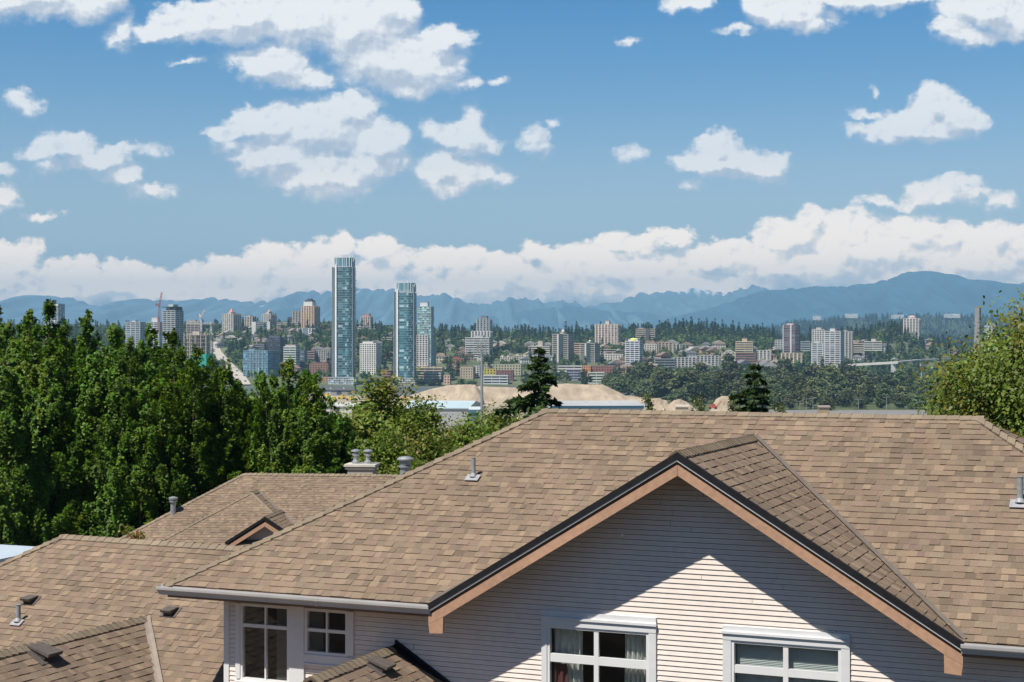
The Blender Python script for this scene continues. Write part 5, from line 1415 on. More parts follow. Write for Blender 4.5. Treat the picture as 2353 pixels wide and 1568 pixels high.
def crane(label, pxm, ybase, ymast, Y, jib, counter, col, cab=True):
    e = thing("tower_crane", label, "crane", P(pxm, ybase, Y))
    mb = MB(); lattice(mb, P(pxm, ybase, Y), P(pxm, ymast, Y), 1.1, 14, col); mb.build("mast", M_FAC, e)
    mb = MB(); lattice(mb, P(pxm, ymast, Y), P(*jib, Y - 6), .9, 12, col); mb.build("jib", M_FAC, e)
    mb = MB(); lattice(mb, P(pxm, ymast, Y), P(*counter, Y + 3), .9, 4, col); q = P(*counter, Y + 3)
    mb.box(Frame(q.x, q.y, 0), -2.2, 2.2, -1, 1, q.z - 2.6, q.z + .8, (.16, .16, .17)); mb.build("counter_jib", M_FAC, e)
    q = P(pxm, ymast, Y); mb = MB(); mb.box(Frame(q.x, q.y - 1.6, 0), -1.2, 1.2, -1.2, 1.2, q.z - .6, q.z + 2.2, tuple(c * .8 for c in col)); mb.build("cab", M_FAC, e)
crane("red tower crane with a raised boom behind the left trees", 366, 765, 703, 2450, (372, 672), (361, 699), (.55, .14, .12))
crane("white tower crane with a short raised boom above the building site", 462, 835, 729, 2210, (470, 713), (458, 723), (.74, .74, .74))
crane("white flat-top tower crane with a long level boom over the building site", 485, 832, 744, 2225, (428, 743), (492, 744), (.70, .69, .66))

# ------------------------------------------------------------------ bridge and its pylon
M_CONC = mat("bridge_concrete", (.55, .53, .49), rough=.85, vary=.1, scale=.1)
def bpt(px, py, Y): return P(px, py, Y)
eB = thing("bridge", "concrete road bridge on tall piers crossing behind the riverside wood", "bridge", P(2053, 872, 1950))
dk = MB()
seg = [(1925, 838.5, 2050), (1990, 835, 2010), (2060, 831, 1960), (2110, 826.5, 2050), (2160, 825, 2150), (2260, 824, 2300)]
for (a, ya, Ya_), (b, yb, Yb_) in zip(seg, seg[1:]):
    p, q = bpt(a, ya, Ya_), bpt(b, yb, Yb_); w_ = Vector((0, 7, 0)); u_ = Vector((0, 0, 1))
    th_ = 2.6 if b <= 2060 else 1.6
    dk.hexa([p - w_ - u_ * th_, q - w_ - u_ * th_, q + w_ - u_ * th_, p + w_ - u_ * th_], [p - w_, q - w_, q + w_, p + w_])
dk.build("deck", M_CONC, eB)
for a, ya, Y in ((1947, 838, 2036), (2053, 832, 1964), (2120, 827, 2068)):
    p = bpt(a, ya, Y); m_ = MB(); fr = Frame(p.x, p.y, 0); zg = ter(a, Y) - 2; r_ = 3.2 if a == 2053 else 1.5
    m_.hexa([fr(-r_, -2, zg), fr(r_, -2, zg), fr(r_, 2, zg), fr(-r_, 2, zg)], [fr(-r_ * .8, -2, p.z - 2.6), fr(r_ * .8, -2, p.z - 2.6), fr(r_ * .8, 2, p.z - 2.6), fr(-r_ * .8, 2, p.z - 2.6)])
    m_.build("pier", M_CONC, eB)
M_PYL = mat("dark_tower_concrete", (.27, .255, .235), rough=.85, vary=.12, scale=.1)
eP = thing("bridge_tower", "tall tapering concrete tower of a new bridge left of the maple", "bridge tower", P(2247, 880, 2100))
m_ = MB(); p0 = P(2246, 880, 2100); p1 = P(2247.5, 707, 2100); fr0 = Frame(p0.x, p0.y, math.radians(40)); fr1 = Frame(p1.x, p1.y, math.radians(40))
m_.hexa([fr0(-4.6, -4.2, p0.z), fr0(4.6, -4.2, p0.z), fr0(4.6, 4.2, p0.z), fr0(-4.6, 4.2, p0.z)], [fr1(-3.0, -2.9, p1.z), fr1(3.0, -2.9, p1.z), fr1(3.0, 2.9, p1.z), fr1(-3.0, 2.9, p1.z)])
m_.build("shaft", M_PYL, eP)
m_ = MB(); m_.box(fr1, -3.2, 3.2, -3.1, 3.1, p1.z, p1.z + 1.2); m_.build("cap", M_PYL, eP)

# ------------------------------------------------------------------ industrial flat by the river
M_SAND = mat("gravel_heap", (.40, .325, .24), rough=.95, vary=.2, scale=.12, vary2=.15, scale2=.03, spec=.1, bump=.8, bscale=.35)
def heap(label, outline, Y, depth, seed, name="gravel_heap"):
    """a heap from its ridge outline (pixels), falling away to both sides in plan"""
    r = random.Random(seed); px0, px1 = outline[0][0], outline[-1][0]
    nxh, nyh = 64, 24; V_ = []; zb = ter((px0 + px1) / 2, Y) - 1
    xs_ = [o[0] for o in outline]; ys_ = [o[1] for o in outline]
    for j in range(nyh):
        v = -1 + 2 * j / (nyh - 1)
        for i in range(nxh):
            px = px0 + (px1 - px0) * i / (nxh - 1)
            H = PZ(float(np.interp(px, xs_, ys_)), Y) - zb
            k = max(0.0, 1 - max(0.0, abs(v) - .12) / .88)
            n_ = (math.sin(px * .23 + j * .9) + math.sin(px * .61 - j * 1.7)) * .35 * k * (1 - k) * 4 + r.uniform(-.25, .25) * (k > .05)
            V_.append((PX(px, Y), Y + v * depth, zb + H * k + n_))
    F_ = [(j * nxh + i, j * nxh + i + 1, (j + 1) * nxh + i + 1, (j + 1) * nxh + i) for j in range(nyh - 1) for i in range(nxh - 1)]
    me = np_mesh(name, np.array(V_), np.array(F_), M_SAND, np.full((len(V_), 3), 1.0), smooth=True)
    me.transform(__import__("mathutils").Matrix.Translation(-P((px0 + px1) / 2, CY, Y) - Vector((0, 0, zb))))
    o = link(name, me, loc=P((px0 + px1) / 2, CY, Y) + Vector((0, 0, zb)))
    tag(o, label, "gravel heap")
heap("long tan gravel heap with a smooth ramp, behind the pale blue warehouse", [(915, 921), (950, 907), (985, 896), (1030, 886), (1062, 884), (1092, 884), (1100, 894), (1108, 905), (1112, 921)], 1380, 26, 1)
heap("rough brown gravel heap right of the steel mast", [(1068, 918), (1082, 893), (1100, 888), (1160, 890), (1215, 893), (1262, 906), (1290, 918)], 1420, 22, 2)
heap("flat-topped tan gravel heap in the middle of the yard", [(1235, 916), (1272, 884), (1300, 882), (1345, 884), (1385, 884), (1410, 896), (1440, 910), (1490, 915), (1530, 920)], 1330, 30, 3)
heap("small rounded gravel heap left of the dark fir top", [(1528, 938), (1548, 921), (1562, 917), (1578, 924), (1600, 940)], 1200, 12, 4)
heap("pale small gravel heap beside the flowering bush", [(1475, 930), (1500, 916), (1516, 915), (1535, 928), (1552, 940)], 1230, 12, 5)
heap("grey-fronted gravel heap just left of the dark fir top", [(1630, 945), (1645, 918), (1660, 910), (1678, 912), (1686, 930), (1692, 945)], 1150, 12, 6)
def warehouse(label, px0, px1, yroof, yeave, Y, d, wallc, roofc, yaw=0, band=None):
    zg = ter((px0 + px1) / 2, Y); fr = Frame(PX((px0 + px1) / 2, Y), Y, math.radians(yaw)); w = (PX(px1, Y) - PX(px0, Y)) / math.cos(math.radians(yaw))
    ze = PZ(yeave, Y); zr = ze + max(1.2, (PZ(yroof, Y + d / 2) - ze))
    zg = min(zg, ze - 5)
    e = thing("warehouse", label, "warehouse", fr(0, 0, zg))
    m_ = MB(); m_.box(fr, -w / 2, w / 2, 0, d, zg, ze - .3, wallc)
    nb = int(w / 9)
    for i in range(nb): m_.box(fr, -w / 2 + (i + .3) * w / nb, -w / 2 + (i + .75) * w / nb, -.15, .1, zg + .1, zg + 4.2, (.08, .09, .1) if i % 3 else (.5, .5, .5))
    m_.build("wall", M_FAC, e)
    m_ = MB()
    a = [fr(-w / 2 - .5, -.5, ze), fr(w / 2 + .5, -.5, ze), fr(w / 2 + .5, d / 2, zr), fr(-w / 2 - .5, d / 2, zr)]; b_ = [fr(-w / 2 - .5, d + .5, ze), fr(w / 2 + .5, d + .5, ze)]
    m_.face(a, roofc); m_.face([a[3], a[2], b_[1], b_[0]], roofc); m_.face([a[0], a[3], b_[0]], wallc); m_.face([a[1], b_[1], a[2]], wallc)
    m_.box(fr, -w / 2 - .5, w / 2 + .5, -.7, -.5, ze - (1.6 if band else .5), ze + .1, band or tuple(c * .8 for c in roofc))
    for i in range(int(w / 14)): m_.box(fr, -w / 2 + 6 + i * 14, -w / 2 + 7.2 + i * 14, d * .3, d * .3 + 1.5, ze + (zr - ze) * .6, ze + (zr - ze) * .6 + 1.5, (.6, .6, .6))
    m_.build("roof", M_FAC, e)
    return e
warehouse("pale blue roofed warehouse left of the steel mast", 926, 1076, 921, 938, 860, 60, (.36, .37, .38), (.42, .53, .58), 6)
warehouse("blue-walled shed end at the foot of the steel mast", 1079, 1108, 936, 942, 800, 22, (.10, .20, .26), (.50, .56, .58), 0, (.07, .15, .2))
warehouse("long grey-roofed warehouse with a dark blue fascia behind the big ridge", 1270, 1478, 921, 933, 900, 60, (.58, .60, .62), (.42, .43, .43), -3, (.035, .09, .14))
warehouse("grey concrete warehouse with dark roof at the left of the yard", 742, 815, 892, 897, 1650, 40, (.34, .34, .31), (.11, .11, .12), 0)
warehouse("white low depot left of the birch", 735, 832, 926, 934, 1000, 40, (.55, .54, .50), (.50, .50, .48), 3)
warehouse("small cream house by the parking lot on the right", 1882, 1906, 932, 936, 1100, 7, (.36, .28, .16), (.27, .22, .19), 4)
warehouse("small shed with an open front among the gravel heaps", 1553, 1582, 930, 935, 1120, 10, (.50, .42, .30), (.48, .42, .34), 4)
for i, (px, py, col, lb) in enumerate(((752, 908, (.62, .47, .06), "yellow loader in the yard, leftmost"), (787, 912, (.62, .46, .05), "tall yellow screening machine in the yard"), (768, 917, (.62, .50, .08), "yellow truck in front of the screening machine"),
                        (806, 915, (.60, .44, .06), "yellow loader beside the birch"), (930, 915, (.55, .26, .06), "orange excavator at the left foot of the gravel heap"), (1640, 934, (.42, .10, .06), "red truck among the gravel heaps"), (1480, 930, (.5, .52, .52), "grey truck by the flowering bush"))):
    Y = 1260 if px < 1000 else 1080
    e = thing("machine", lb, "machine", P(px, py + 5, Y)); p = P(px, py, Y); fr = Frame(p.x, p.y, .3)
    zg = p.z - 2.0
    m_ = MB(); m_.box(fr, -3.4, 2.2, -1.3, 1.3, zg + .7, zg + 2.2, col); m_.box(fr, -1.2, .9, -1.2, 1.2, zg + 2.2, zg + 3.6, tuple(c * .8 for c in col)); m_.build("body", M_FAC, e)
    m_ = MB(); lattice(m_, fr(2.0, 0, zg + 1.8), fr(5.2, 0, zg + (5.6 if i % 2 else 1.4)), .35, 3, col); m_.build("boom", M_FAC, e)
    for a in (-2.4, 1.4):
        m_ = MB(); m_.tube(fr(a, -1.5, zg + .8), fr(a, 1.5, zg + .8), .8, .8, 12, (.03, .03, .03)); m_.build("wheel", M_FAC, e)
# steel transmission mast
eM = thing("steel_mast", "tall grey steel utility mast rising from the warehouse yard", "mast", P(1107, 1000, 520))
m_ = MB(); a_ = P(1107.5, 1010, 520); b_ = P(1107, 815, 520); m_.tube(a_, b_, .58, .40, 12); m_.build("pole", M_STEEL, eM)
m_ = MB(); c_ = P(1107, 783, 520); lattice(m_, b_, c_, .38, 10, (.3, .33, .34)); m_.build("lattice", M_STEEL, eM)
for yy, L_ in ((789, 1.5), (797, 1.8), (806, 1.6)):
    q = P(1107, yy, 520); m_ = MB(); m_.tube(q - Vector((L_, 0, 0)), q + Vector((L_, 0, 0)), .12, .12, 6)
    for s in (-1, 1): m_.box(Frame(q.x + s * L_ * .8, q.y, 0), -.22, .22, -.2, .2, q.z - .9, q.z + .5)
    m_.build("crossarm", M_STEEL, eM)
# parking lot and lamps behind the ridge on the right
pk = MB(); pk.face([P(1760, 966, 960) , P(2130, 966, 960), Vector((PX(2160, 1250), 1250, ter(2000, 1250) + .3)), Vector((PX(1760, 1250), 1250, ter(2000, 1250) + .3))])
tag(pk.build("car_park", mat("grey_asphalt", (.22, .21, .20), rough=.95, vary=.12, scale=.1)), kind="structure")
LM = MB(); f0 = Frame(0, 0, 0)
LM.tube((0, 0, 0), (0, 0, 10.5), .17, .11, 8); a = LM.build("pole", M_STEEL); lp = a.data; bpy.data.objects.remove(a)
LM = MB(); LM.tube((-1.5, 0, 10.4), (1.5, 0, 10.5), .09, .09, 6); LM.box(f0, -2.3, -1.3, -.3, .3, 10.3, 10.55); LM.box(f0, 1.3, 2.3, -.3, .3, 10.4, 10.65); a = LM.build("lamp_head", M_STEEL); lh = a.data; bpy.data.objects.remove(a)
LPL = ["leftmost of the lamp posts behind the ridge", "second lamp post from the left, beside the low green bush", "lamp post just left of the cream house", "lamp post in front of the riverside wood, right of the cream house", "rightmost lamp post behind the ridge, before the maple"]
for (px, yt), lb in zip(((1838, 922), (1853, 917), (1868, 915), (1973, 918), (2037, 913)), LPL):
    Y = 1010; e = thing("street_lamp", "grey double-armed " + lb, "street lamp", P(px, yt, Y) - Vector((0, 0, 10.5)), "lamp posts of the car park")
    for n_, me in (("pole", lp), ("lamp_head", lh)):
        o = bpy.data.objects.new(n_, me); COL.objects.link(o); o.parent = e
for i, px in enumerate((1838, 1850, 1882, 1940, 1998, 2050)):
    o = link("car", car_me, loc=Vector((PX(px, 985), 985, ter(px, 985) + .6 + (0 if i else 0)))); o.rotation_euler = (0, 0, 1.2 + .3 * i)
    tag(o, "dark parked car in the car park behind the roof ridge", "car", "cars in the car park")
# ------------------------------------------------------------------ mountains
def mountain(name, prof, Y, depth, base_y, col, seed, snow=(), jag=.8):
    g = np.random.default_rng(seed); ph = g.random(8) * 6.28
    px_ = np.linspace(prof[0][0], prof[-1][0], 420)
    py_ = np.interp(px_, [p[0] for p in prof], [p[1] for p in prof])
    py_ += jag * (1.2 * np.sin(px_ * .21 + ph[0]) + 1.1 * np.sin(px_ * .47 + ph[1]) * np.sin(px_ * .031 + ph[6]) + .8 * np.sin(px_ * .93 + ph[2])) - jag * .8
    rows = 34; V_, K_ = [], []
    zb = PZ(base_y, Y)
    for j in range(rows):
        t = j / (rows - 1)                     # 0 front foot .. .72 ridge .. 1 back
        for i, px in enumerate(px_):
            H = PZ(py_[i], Y) - zb
            if t <= .72: k = t / .72; y = Y - depth * (1 - k); hh = k ** 1.25
            else: k = (1 - t) / .28; y = Y + depth * .5 * (1 - k); hh = k
            gul = (math.sin(px * .055 + 2.2 * k + ph[3]) + .8 * math.sin(px * .12 - 3 * k + ph[4]) + .5 * math.sin(px * .27 + 5 * k + ph[5]) + .3 * math.sin(px * .6 + ph[6] + 9 * k))
            z = zb + H * hh + gul * H * .13 * hh * (1 - hh) * 3.2
            V_.append((PX(px, Y), y, z))
            c = np.array(col) * (1 + .22 * gul * .5)
            for (sx, sy, sr, sh) in snow:
                if abs(px - sx) < sr and abs((CY - (z / y * F)) - sy) < sh and math.sin(px * .8 + k * 30 + ph[7]) > -.35: c = np.array((.85, .87, .9))
            K_.append(c)
    n = len(px_)
    F_ = [(j * n + i, j * n + i + 1, (j + 1) * n + i + 1, (j + 1) * n + i) for j in range(rows - 1) for i in range(n - 1)]
    me = np_mesh(name, np.array(V_), np.array(F_), M_MTN, np.clip(np.array(K_), .01, .8), smooth=True)
    tag(link(name, me), kind="structure")
M_MTN = mat("haze_tinted_forest", attr=True, rough=1.0, vary=.3, scale=.0022, spec=.0, detail=8)  # haze is mixed into the slope colours: bluish, palest on the far ranges
FAR = [(-500, 700), (-300, 690), (-100, 712), (0, 712), (30, 700), (60, 692), (105, 683), (165, 684), (200, 700), (250, 713), (280, 702), (320, 691), (380, 690), (430, 693), (480, 688), (520, 686), (550, 694), (600, 698), (640, 686), (680, 676),
       (715, 668), (740, 672), (770, 671), (800, 664), (830, 660), (860, 665), (890, 664), (910, 669), (940, 675), (960, 679), (1000, 677), (1035, 678), (1060, 690), (1085, 697), (1110, 698), (1122, 701), (1140, 693), (1165, 687), (1190, 683), (1222, 688), (1238, 689), (1248, 697), (1275, 693), (1300, 691), (1320, 695), (1340, 704),
       (1352, 706), (1390, 697), (1430, 692), (1452, 679), (1472, 675), (1492, 677), (1520, 669), (1560, 669), (1580, 667), (1600, 664), (1625, 668), (1650, 671), (1670, 681), (1690, 690), (1720, 700), (1800, 720), (1900, 730)]
MID = [(-500, 760), (0, 752), (400, 748), (560, 735), (640, 715), (700, 702), (760, 708), (850, 718), (980, 725), (1080, 735), (1160, 720), (1210, 712), (1260, 708), (1310, 700), (1340, 706), (1380, 712), (1480, 718), (1600, 722), (1660, 716), (1760, 735), (1900, 745)]
BACK = [(1600, 715), (1660, 682), (1675, 674), (1690, 668), (1712, 664), (1735, 656), (1757, 659), (1770, 668), (1800, 690), (1860, 715)]
BURKE = [(1450, 752), (1540, 730), (1640, 706), (1700, 684), (1740, 670), (1790, 663), (1850, 660), (1880, 658), (1930, 656), (1975, 654), (2010, 648), (2040, 639), (2070, 629), (2092, 623), (2106, 621), (2135, 624), (2165, 629), (2200, 638), (2232, 643), (2262, 653), (2305, 662), (2330, 668), (2400, 690), (2600, 700), (3000, 720)]
EAST = [(2240, 720), (2290, 672), (2320, 658), (2352, 649), (2420, 640), (2520, 648), (2700, 660), (3100, 690)]
mountain("mountains", FAR, 25000, 6500, 765, (.10, .17, .19), 1, [(655, 698, 18, 8), (1600, 668, 46, 7), (1655, 678, 14, 5), (820, 670, 14, 5)], 1.9)
mountain("mountains", BACK, 24300, 4500, 765, (.10, .17, .19), 4, (), 1.7)
mountain("mountains", MID, 22000, 4500, 775, (.035, .09, .11), 2)
mountain("mountains", BURKE, 19500, 5200, 770, (.026, .085, .115), 3)
mountain("mountains", EAST, 23000, 4500, 770, (.045, .09, .095), 5)

# ------------------------------------------------------------------ air
hz = MB(); hz.box(Frame(0, 0, 0), -19000, 19000, -1500, 30000, -70, 1180)
ho = hz.build("haze", [])
hm = bpy.data.materials.new("air"); hm.use_nodes = True; nt = hm.node_tree; nt.nodes.clear()
pv = nt.nodes.new("ShaderNodeVolumePrincipled"); out = nt.nodes.new("ShaderNodeOutputMaterial")
pv.inputs["Color"].default_value = (.375, .69, 1.0, 1); pv.inputs["Density"].default_value = HAZE_DENSITY; pv.inputs["Anisotropy"].default_value = 0.0
nt.links.new(pv.outputs[0], out.inputs["Volume"])
ho.data.materials.append(hm); tag(ho, kind="stuff")

# ------------------------------------------------------------------ sun and sky
sd_ = Vector((-.4887, -.499, 1.136)).normalized()
sun_d = bpy.data.lights.new("sun", 'SUN'); sun_d.energy = SUN; sun_d.angle = math.radians(.53); sun_d.color = (1, .945, .86)
so = bpy.data.objects.new("sun", sun_d); COL.objects.link(so); so.rotation_euler = sd_.to_track_quat('Z', 'Y').to_euler(); so.location = (-50, -50, 110)
EL = math.asin(sd_.z); AZ = math.atan2(sd_.x, sd_.y)
w = bpy.data.worlds.new("World"); scene.world = w; w.use_nodes = True
nt = w.node_tree; L = nt.links.new
bg = nt.nodes["Background"]; wo = nt.nodes["World Output"]
sky = N(nt, "ShaderNodeTexSky"); sky.sky_type = 'NISHITA'; sky.sun_disc = False; sky.sun_elevation = EL; sky.sun_rotation = AZ
sky.altitude = 60; sky.air_density = 1.0; sky.dust_density = .25; sky.ozone_density = 2.0
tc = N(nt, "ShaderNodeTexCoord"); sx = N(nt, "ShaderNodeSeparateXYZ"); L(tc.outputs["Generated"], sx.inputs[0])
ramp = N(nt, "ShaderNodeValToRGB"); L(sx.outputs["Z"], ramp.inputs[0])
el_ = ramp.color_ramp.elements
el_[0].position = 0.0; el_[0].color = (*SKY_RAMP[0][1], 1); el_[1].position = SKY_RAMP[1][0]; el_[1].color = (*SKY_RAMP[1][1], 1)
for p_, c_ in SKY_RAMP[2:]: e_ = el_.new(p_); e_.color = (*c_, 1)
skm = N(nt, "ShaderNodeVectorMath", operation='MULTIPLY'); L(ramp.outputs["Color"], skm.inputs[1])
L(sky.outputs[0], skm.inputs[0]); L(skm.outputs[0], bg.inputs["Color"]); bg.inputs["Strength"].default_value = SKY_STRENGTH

# clouds: blobs given by direction (gnomonic, thousandths of the 2353-wide frame), broken up by noise
def M_(op, a, b=None, c=None, clamp=False):
    n = N(nt_, "ShaderNodeMath", operation=op); n.use_clamp = clamp
    for i, x in enumerate((a, b, c)):
        if x is None: continue
        if isinstance(x, (int, float)): n.inputs[i].default_value = x
        else: nt_.links.new(x, n.inputs[i])
    return n.outputs[0]
nt_ = nt
yc = M_('MAXIMUM', sx.outputs["Y"], .04)
gx = M_('MULTIPLY', M_('DIVIDE', sx.outputs["X"], yc), 3.62); gy = M_('MULTIPLY', M_('DIVIDE', sx.outputs["Z"], yc), 3.62)
cb_ = N(nt, "ShaderNodeCombineXYZ"); L(gx, cb_.inputs[0]); L(gy, cb_.inputs[1])

BLOBS = [  # px, py, rx, ry(up), weight
    (110, -10, 175, 62), (190, 15, 80, 48), (40, -5, 120, 48), (255, -20, 45, 60), (268, 90, 26, 26), (283, 70, 22, 40),
    (470, 45, 130, 52), (390, 75, 75, 34), (330, 85, 40, 18), (560, 40, 130, 75), (700, 45, 150, 85), (830, 60, 140, 95), (900, 130, 150, 85), (960, 150, 110, 62), (1010, 85, 75, 40), (1065, 90, 35, 18), (945, 195, 70, 28), (1060, 195, 55, 16), (880, 20, 90, 60), (1138, 196, 18, 12),
    (630, 150, 95, 52), (700, 180, 75, 28), (560, 140, 50, 18), (430, 138, 40, 8),
    (620, 275, 115, 45), (530, 300, 75, 22), (720, 300, 160, 75), (800, 250, 85, 50), (860, 320, 100, 62), (850, 370, 100, 40), (640, 355, 120, 52), (740, 400, 150, 50), (590, 370, 55, 28), (790, 430, 50, 22), (930, 355, 30, 35), (540, 330, 55, 18),
    (1060, 310, 75, 45), (1080, 275, 35, 32), (1000, 300, 35, 24), (1120, 330, 35, 18), (1030, 385, 80, 45), (1085, 395, 70, 48), (1145, 410, 35, 26), (1060, 425, 80, 22),
    (150, 335, 85, 40), (90, 348, 55, 14), (215, 365, 85, 34), (285, 400, 55, 32), (335, 338, 48, 18), (260, 345, 60, 18), (340, 438, 50, 22), (110, 380, 45, 20),
    (35, 218, 30, 26), (62, 240, 34, 18), (8, 452, 48, 26), (0, 385, 35, 16), (95, 495, 40, 12),
    (1228, 328, 36, 34), (1270, 290, 14, 14), (1450, 358, 36, 22), (1592, 428, 26, 14), (1435, 88, 38, 16),
    (1655, 365, 115, 42), (1650, 330, 62, 34), (1735, 385, 85, 32), (1790, 372, 32, 24), (1580, 370, 55, 24),
    (2110, 298, 125, 42), (2150, 245, 68, 48), (2190, 270, 70, 45), (2010, 305, 75, 24), (2230, 285, 45, 30), (1995, 265, 50, 10),
    (2170, 445, 95, 34), (2195, 420, 60, 26), (2120, 462, 70, 18), (2295, 460, 38, 24), (2030, 455, 50, 12),
    (1815, 25, 105, 50), (1860, 62, 62, 26), (1750, 10, 50, 30), (1920, 45, 28, 22), (2000, -8, 160, 34), (2270, 15, 130, 52), (2230, 75, 80, 30), (2180, 55, 50, 26), (2330, 40, 70, 50), (1580, 0, 60, 32), (1700, 70, 50, 14), (2010, 215, 14, 18),
    # bank along the horizon
    (35, 590, 70, 42), (10, 640, 110, 55), (75, 565, 25, 16), (165, 628, 80, 34), (290, 625, 70, 26), (240, 660, 260, 45), (350, 640, 60, 36), (430, 630, 60, 32), (520, 615, 70, 34), (600, 600, 75, 40), (680, 590, 75, 42), (735, 578, 55, 34), (795, 566, 42, 36), (870, 580, 58, 38), (905, 600, 60, 36), (700, 640, 300, 62),
    (1000, 600, 70, 32), (1080, 592, 70, 30), (1160, 600, 75, 30), (1130, 640, 260, 52), (1250, 580, 60, 28), (1330, 585, 75, 30), (1420, 548, 60, 28), (1480, 556, 70, 26), (1545, 548, 55, 24), (1400, 620, 240, 58), (1620, 600, 110, 42), (1700, 585, 70, 36),
    (1800, 545, 80, 45), (1855, 500, 55, 34), (1830, 530, 85, 50), (1960, 512, 95, 42), (2090, 520, 80, 34), (2180, 540, 90, 36), (2290, 545, 110, 38), (2000, 570, 260, 62), (2250, 590, 220, 60), (1850, 610, 320, 55), (2150, 640, 320, 48), (1500, 660, 420, 40), (1000, 670, 420, 36), (500, 672, 420, 36), (100, 678, 300, 30),
    (-300, 610, 260, 60), (2650, 590, 300, 70), (-500, 300, 160, 60), (2700, 250, 170, 60), (-250, 60, 180, 60), (2650, 60, 200, 60), (500, -200, 260, 60), (1500, -260, 300, 70), (2200, -220, 240, 60)]
grp = bpy.data.node_groups.new("cloud_field", "ShaderNodeTree")
grp.interface.new_socket("P", in_out='INPUT', socket_type='NodeSocketVector'); grp.interface.new_socket("S", in_out='OUTPUT', socket_type='NodeSocketFloat'); grp.interface.new_socket("B", in_out='OUTPUT', socket_type='NodeSocketFloat')
gi = grp.nodes.new("NodeGroupInput"); go = grp.nodes.new("NodeGroupOutput"); nt_ = grp; GL = grp.links.new
def noise(vec, scale, detail, rough=.55, dim='3D', lac=2.0):
    n = grp.nodes.new("ShaderNodeTexNoise"); n.inputs["Scale"].default_value = scale; n.inputs["Detail"].default_value = detail; n.inputs["Roughness"].default_value = rough; n.inputs["Lacunarity"].default_value = lac
    GL(vec, n.inputs["Vector"]); return n
n1 = noise(gi.outputs[0], 7.0, 3)
def VM(op, a, b=None, s=None):
    n = grp.nodes.new("ShaderNodeVectorMath"); n.operation = op
    for i, x in enumerate((a, b)):
        if x is None: continue
        if isinstance(x, tuple): n.inputs[i].default_value = x
        else: GL(x, n.inputs[i])
    if s is not None: n.inputs["Scale"].default_value = s
    return n
wv = VM('SCALE', VM('SUBTRACT', n1.outputs["Color"], (.5, .5, .5)).outputs[0], None, .07)
n1b = noise(gi.outputs[0], 24.0, 4, .6)
wv2 = VM('SCALE', VM('SUBTRACT', n1b.outputs["Color"], (.5, .5, .5)).outputs[0], None, .045)
pw = VM('ADD', VM('ADD', gi.outputs[0], wv.outputs[0]).outputs[0], wv2.outputs[0])
acc = None
for (bx, by, rx, ry) in BLOBS:
    d_ = VM('MULTIPLY', VM('SUBTRACT', pw.outputs[0], ((bx - CX) / 1000, (CY - by) / 1000, 0)).outputs[0], (1000 / rx, 1000 / ry, 0))
    ln = VM('LENGTH', d_.outputs[0])
    q = M_('SUBTRACT', 1.0, ln.outputs["Value"])
    sz = math.sqrt(rx * ry)
    q = M_('MULTIPLY', q, min(1.25, .40 + sz / 95) if sz > 36 else .16 + sz / 110)
    if acc is None: acc = q
    else: acc = M_('SMOOTH_MAX', acc, q, .22)
mpn = grp.nodes.new("ShaderNodeMapping"); mpn.inputs["Scale"].default_value = (1, 1.35, 1); GL(gi.outputs[0], mpn.inputs["Vector"])
n2 = noise(mpn.outputs[0], 15.0, 9, .62); n3 = noise(mpn.outputs[0], 55.0, 5, .62)
gsx = grp.nodes.new('ShaderNodeSeparateXYZ'); GL(gi.outputs[0], gsx.inputs[0])
low_ = M_('MULTIPLY_ADD', gsx.outputs['Y'], -5.0, 1.9, True)
n5 = noise(mpn.outputs[0], 30.0, 8, .6)
bil = M_('SUBTRACT', n2.outputs["Fac"], .5); bil3 = M_('SUBTRACT', n3.outputs["Fac"], .5)
S = M_('MULTIPLY_ADD', acc, 1.35, M_('MULTIPLY', bil, 1.4)); S = M_('ADD', S, M_('MULTIPLY', bil3, .40))
S = M_('ADD', S, M_('MULTIPLY', M_('MULTIPLY', M_('SUBTRACT', n5.outputs['Fac'], .5), low_), 1.0))
n4 = noise(mpn.outputs[0], 9.0, 2, .45)
GL(S, go.inputs[0]); GL(M_('ADD', M_('ADD', acc, M_('MULTIPLY', M_('SUBTRACT', n4.outputs["Fac"], .5), .62)), M_('MULTIPLY', M_('MULTIPLY', M_('SUBTRACT', noise(mpn.outputs[0], 22.0, 3, .5).outputs['Fac'], .5), low_), .8)), go.inputs[1])
nt_ = nt
def field(vec):
    n = N(nt, "ShaderNodeGroup"); n.node_tree = grp; L(vec, n.inputs[0]); return n
f0_ = field(cb_.outputs[0])
o1 = N(nt, "ShaderNodeVectorMath", operation='ADD'); o1.inputs[1].default_value = (-.014, .040, 0); L(cb_.outputs[0], o1.inputs[0])
f1_ = field(o1.outputs[0])
def mapr(v, a, b, c, d, smooth=True):
    n = N(nt, "ShaderNodeMapRange"); n.interpolation_type = 'SMOOTHSTEP' if smooth else 'LINEAR'
    for k, x in zip(("From Min", "From Max", "To Min", "To Max"), (a, b, c, d)): n.inputs[k].default_value = x
    L(v, n.inputs["Value"]); return n.outputs["Result"]
lit = M_('SUBTRACT', f0_.outputs[1], f1_.outputs[1])                # thinner towards the sun: lit
lit2 = M_('SUBTRACT', f0_.outputs[0], f1_.outputs[0])
litf = mapr(lit, -.04, .2, 0, 1, False)
alpha = mapr(M_('MULTIPLY', f0_.outputs[0], M_('MULTIPLY_ADD', litf, .8, 1.0)), -.22, .66, 0, 1)
thick = mapr(f0_.outputs[0], .05, .95, 0, 1)
sh = mapr(lit, -.34, .16, 0, 1)
sh = M_('ADD', M_('MULTIPLY', sh, .62), M_('MULTIPLY', mapr(lit2, -.32, .32, 0, 1, False), .46)); sh = M_('ADD', sh, M_('MULTIPLY', thick, .16))
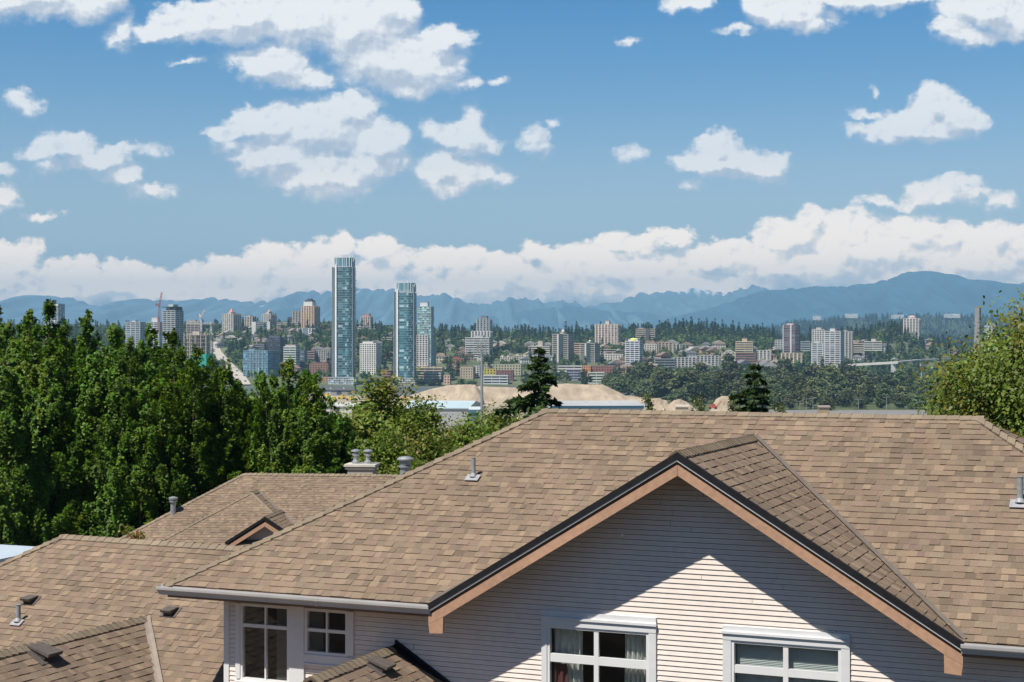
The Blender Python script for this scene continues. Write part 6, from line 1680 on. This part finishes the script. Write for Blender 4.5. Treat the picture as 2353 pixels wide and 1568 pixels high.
def rnoise(off):
    a_ = N(nt, "ShaderNodeVectorMath", operation='ADD'); a_.inputs[1].default_value = off; L(cb_.outputs[0], a_.inputs[0])
    n_ = N(nt, "ShaderNodeTexNoise"); n_.inputs["Scale"].default_value = 21.0; n_.inputs["Detail"].default_value = 6; n_.inputs["Roughness"].default_value = .55
    L(a_.outputs[0], n_.inputs["Vector"]); return n_.outputs["Fac"]
rel = M_('SUBTRACT', rnoise((0, 0, .3)), rnoise((-.007, .011, .3)))
sh = M_('ADD', sh, M_('MULTIPLY', rel, 3.2))
sh = M_('ADD', sh, -.04, None, True)
cr_ = N(nt, "ShaderNodeMix"); cr_.data_type = 'RGBA'
cr_.inputs["A"].default_value = (.45, .50, .58, 1); cr_.inputs["B"].default_value = (.83, .825, .81, 1); L(sh, cr_.inputs["Factor"])
# brighter towards the horizon, where the light has to come through the air
hb = mapr(gy, .08, .46, 1.0, 0.0)
boost = N(nt, "ShaderNodeMix"); boost.data_type = 'RGBA'; boost.inputs["A"].default_value = (1, 1, 1, 1); boost.inputs["B"].default_value = CLOUD_LOW; L(hb, boost.inputs["Factor"])
mc = N(nt, "ShaderNodeVectorMath", operation='MULTIPLY'); L(cr_.outputs["Result"], mc.inputs[0]); L(boost.outputs["Result"], mc.inputs[1])
bc = N(nt, "ShaderNodeBackground"); L(mc.outputs[0], bc.inputs["Color"]); bc.inputs["Strength"].default_value = 1.0
fr_ = M_('MULTIPLY', alpha, M_('GREATER_THAN', sx.outputs["Y"], .3)); fr_ = M_('MULTIPLY', fr_, M_('GREATER_THAN', sx.outputs["Z"], -.005))
mxs = N(nt, "ShaderNodeMixShader"); L(fr_, mxs.inputs["Fac"]); L(bg.outputs[0], mxs.inputs[1]); L(bc.outputs[0], mxs.inputs[2]); L(mxs.outputs[0], wo.inputs["Surface"])

vs = scene.view_settings
vs.view_transform = 'Standard'; vs.look = 'None'; vs.exposure = EXPOSURE; vs.gamma = 1.0; vs.use_curve_mapping = False
scene.cycles.use_denoising = True
scene.cycles.max_bounces = 6; scene.cycles.transparent_max_bounces = 12; scene.cycles.volume_bounces = 0
scene.cycles.diffuse_bounces = 3; scene.cycles.glossy_bounces = 3
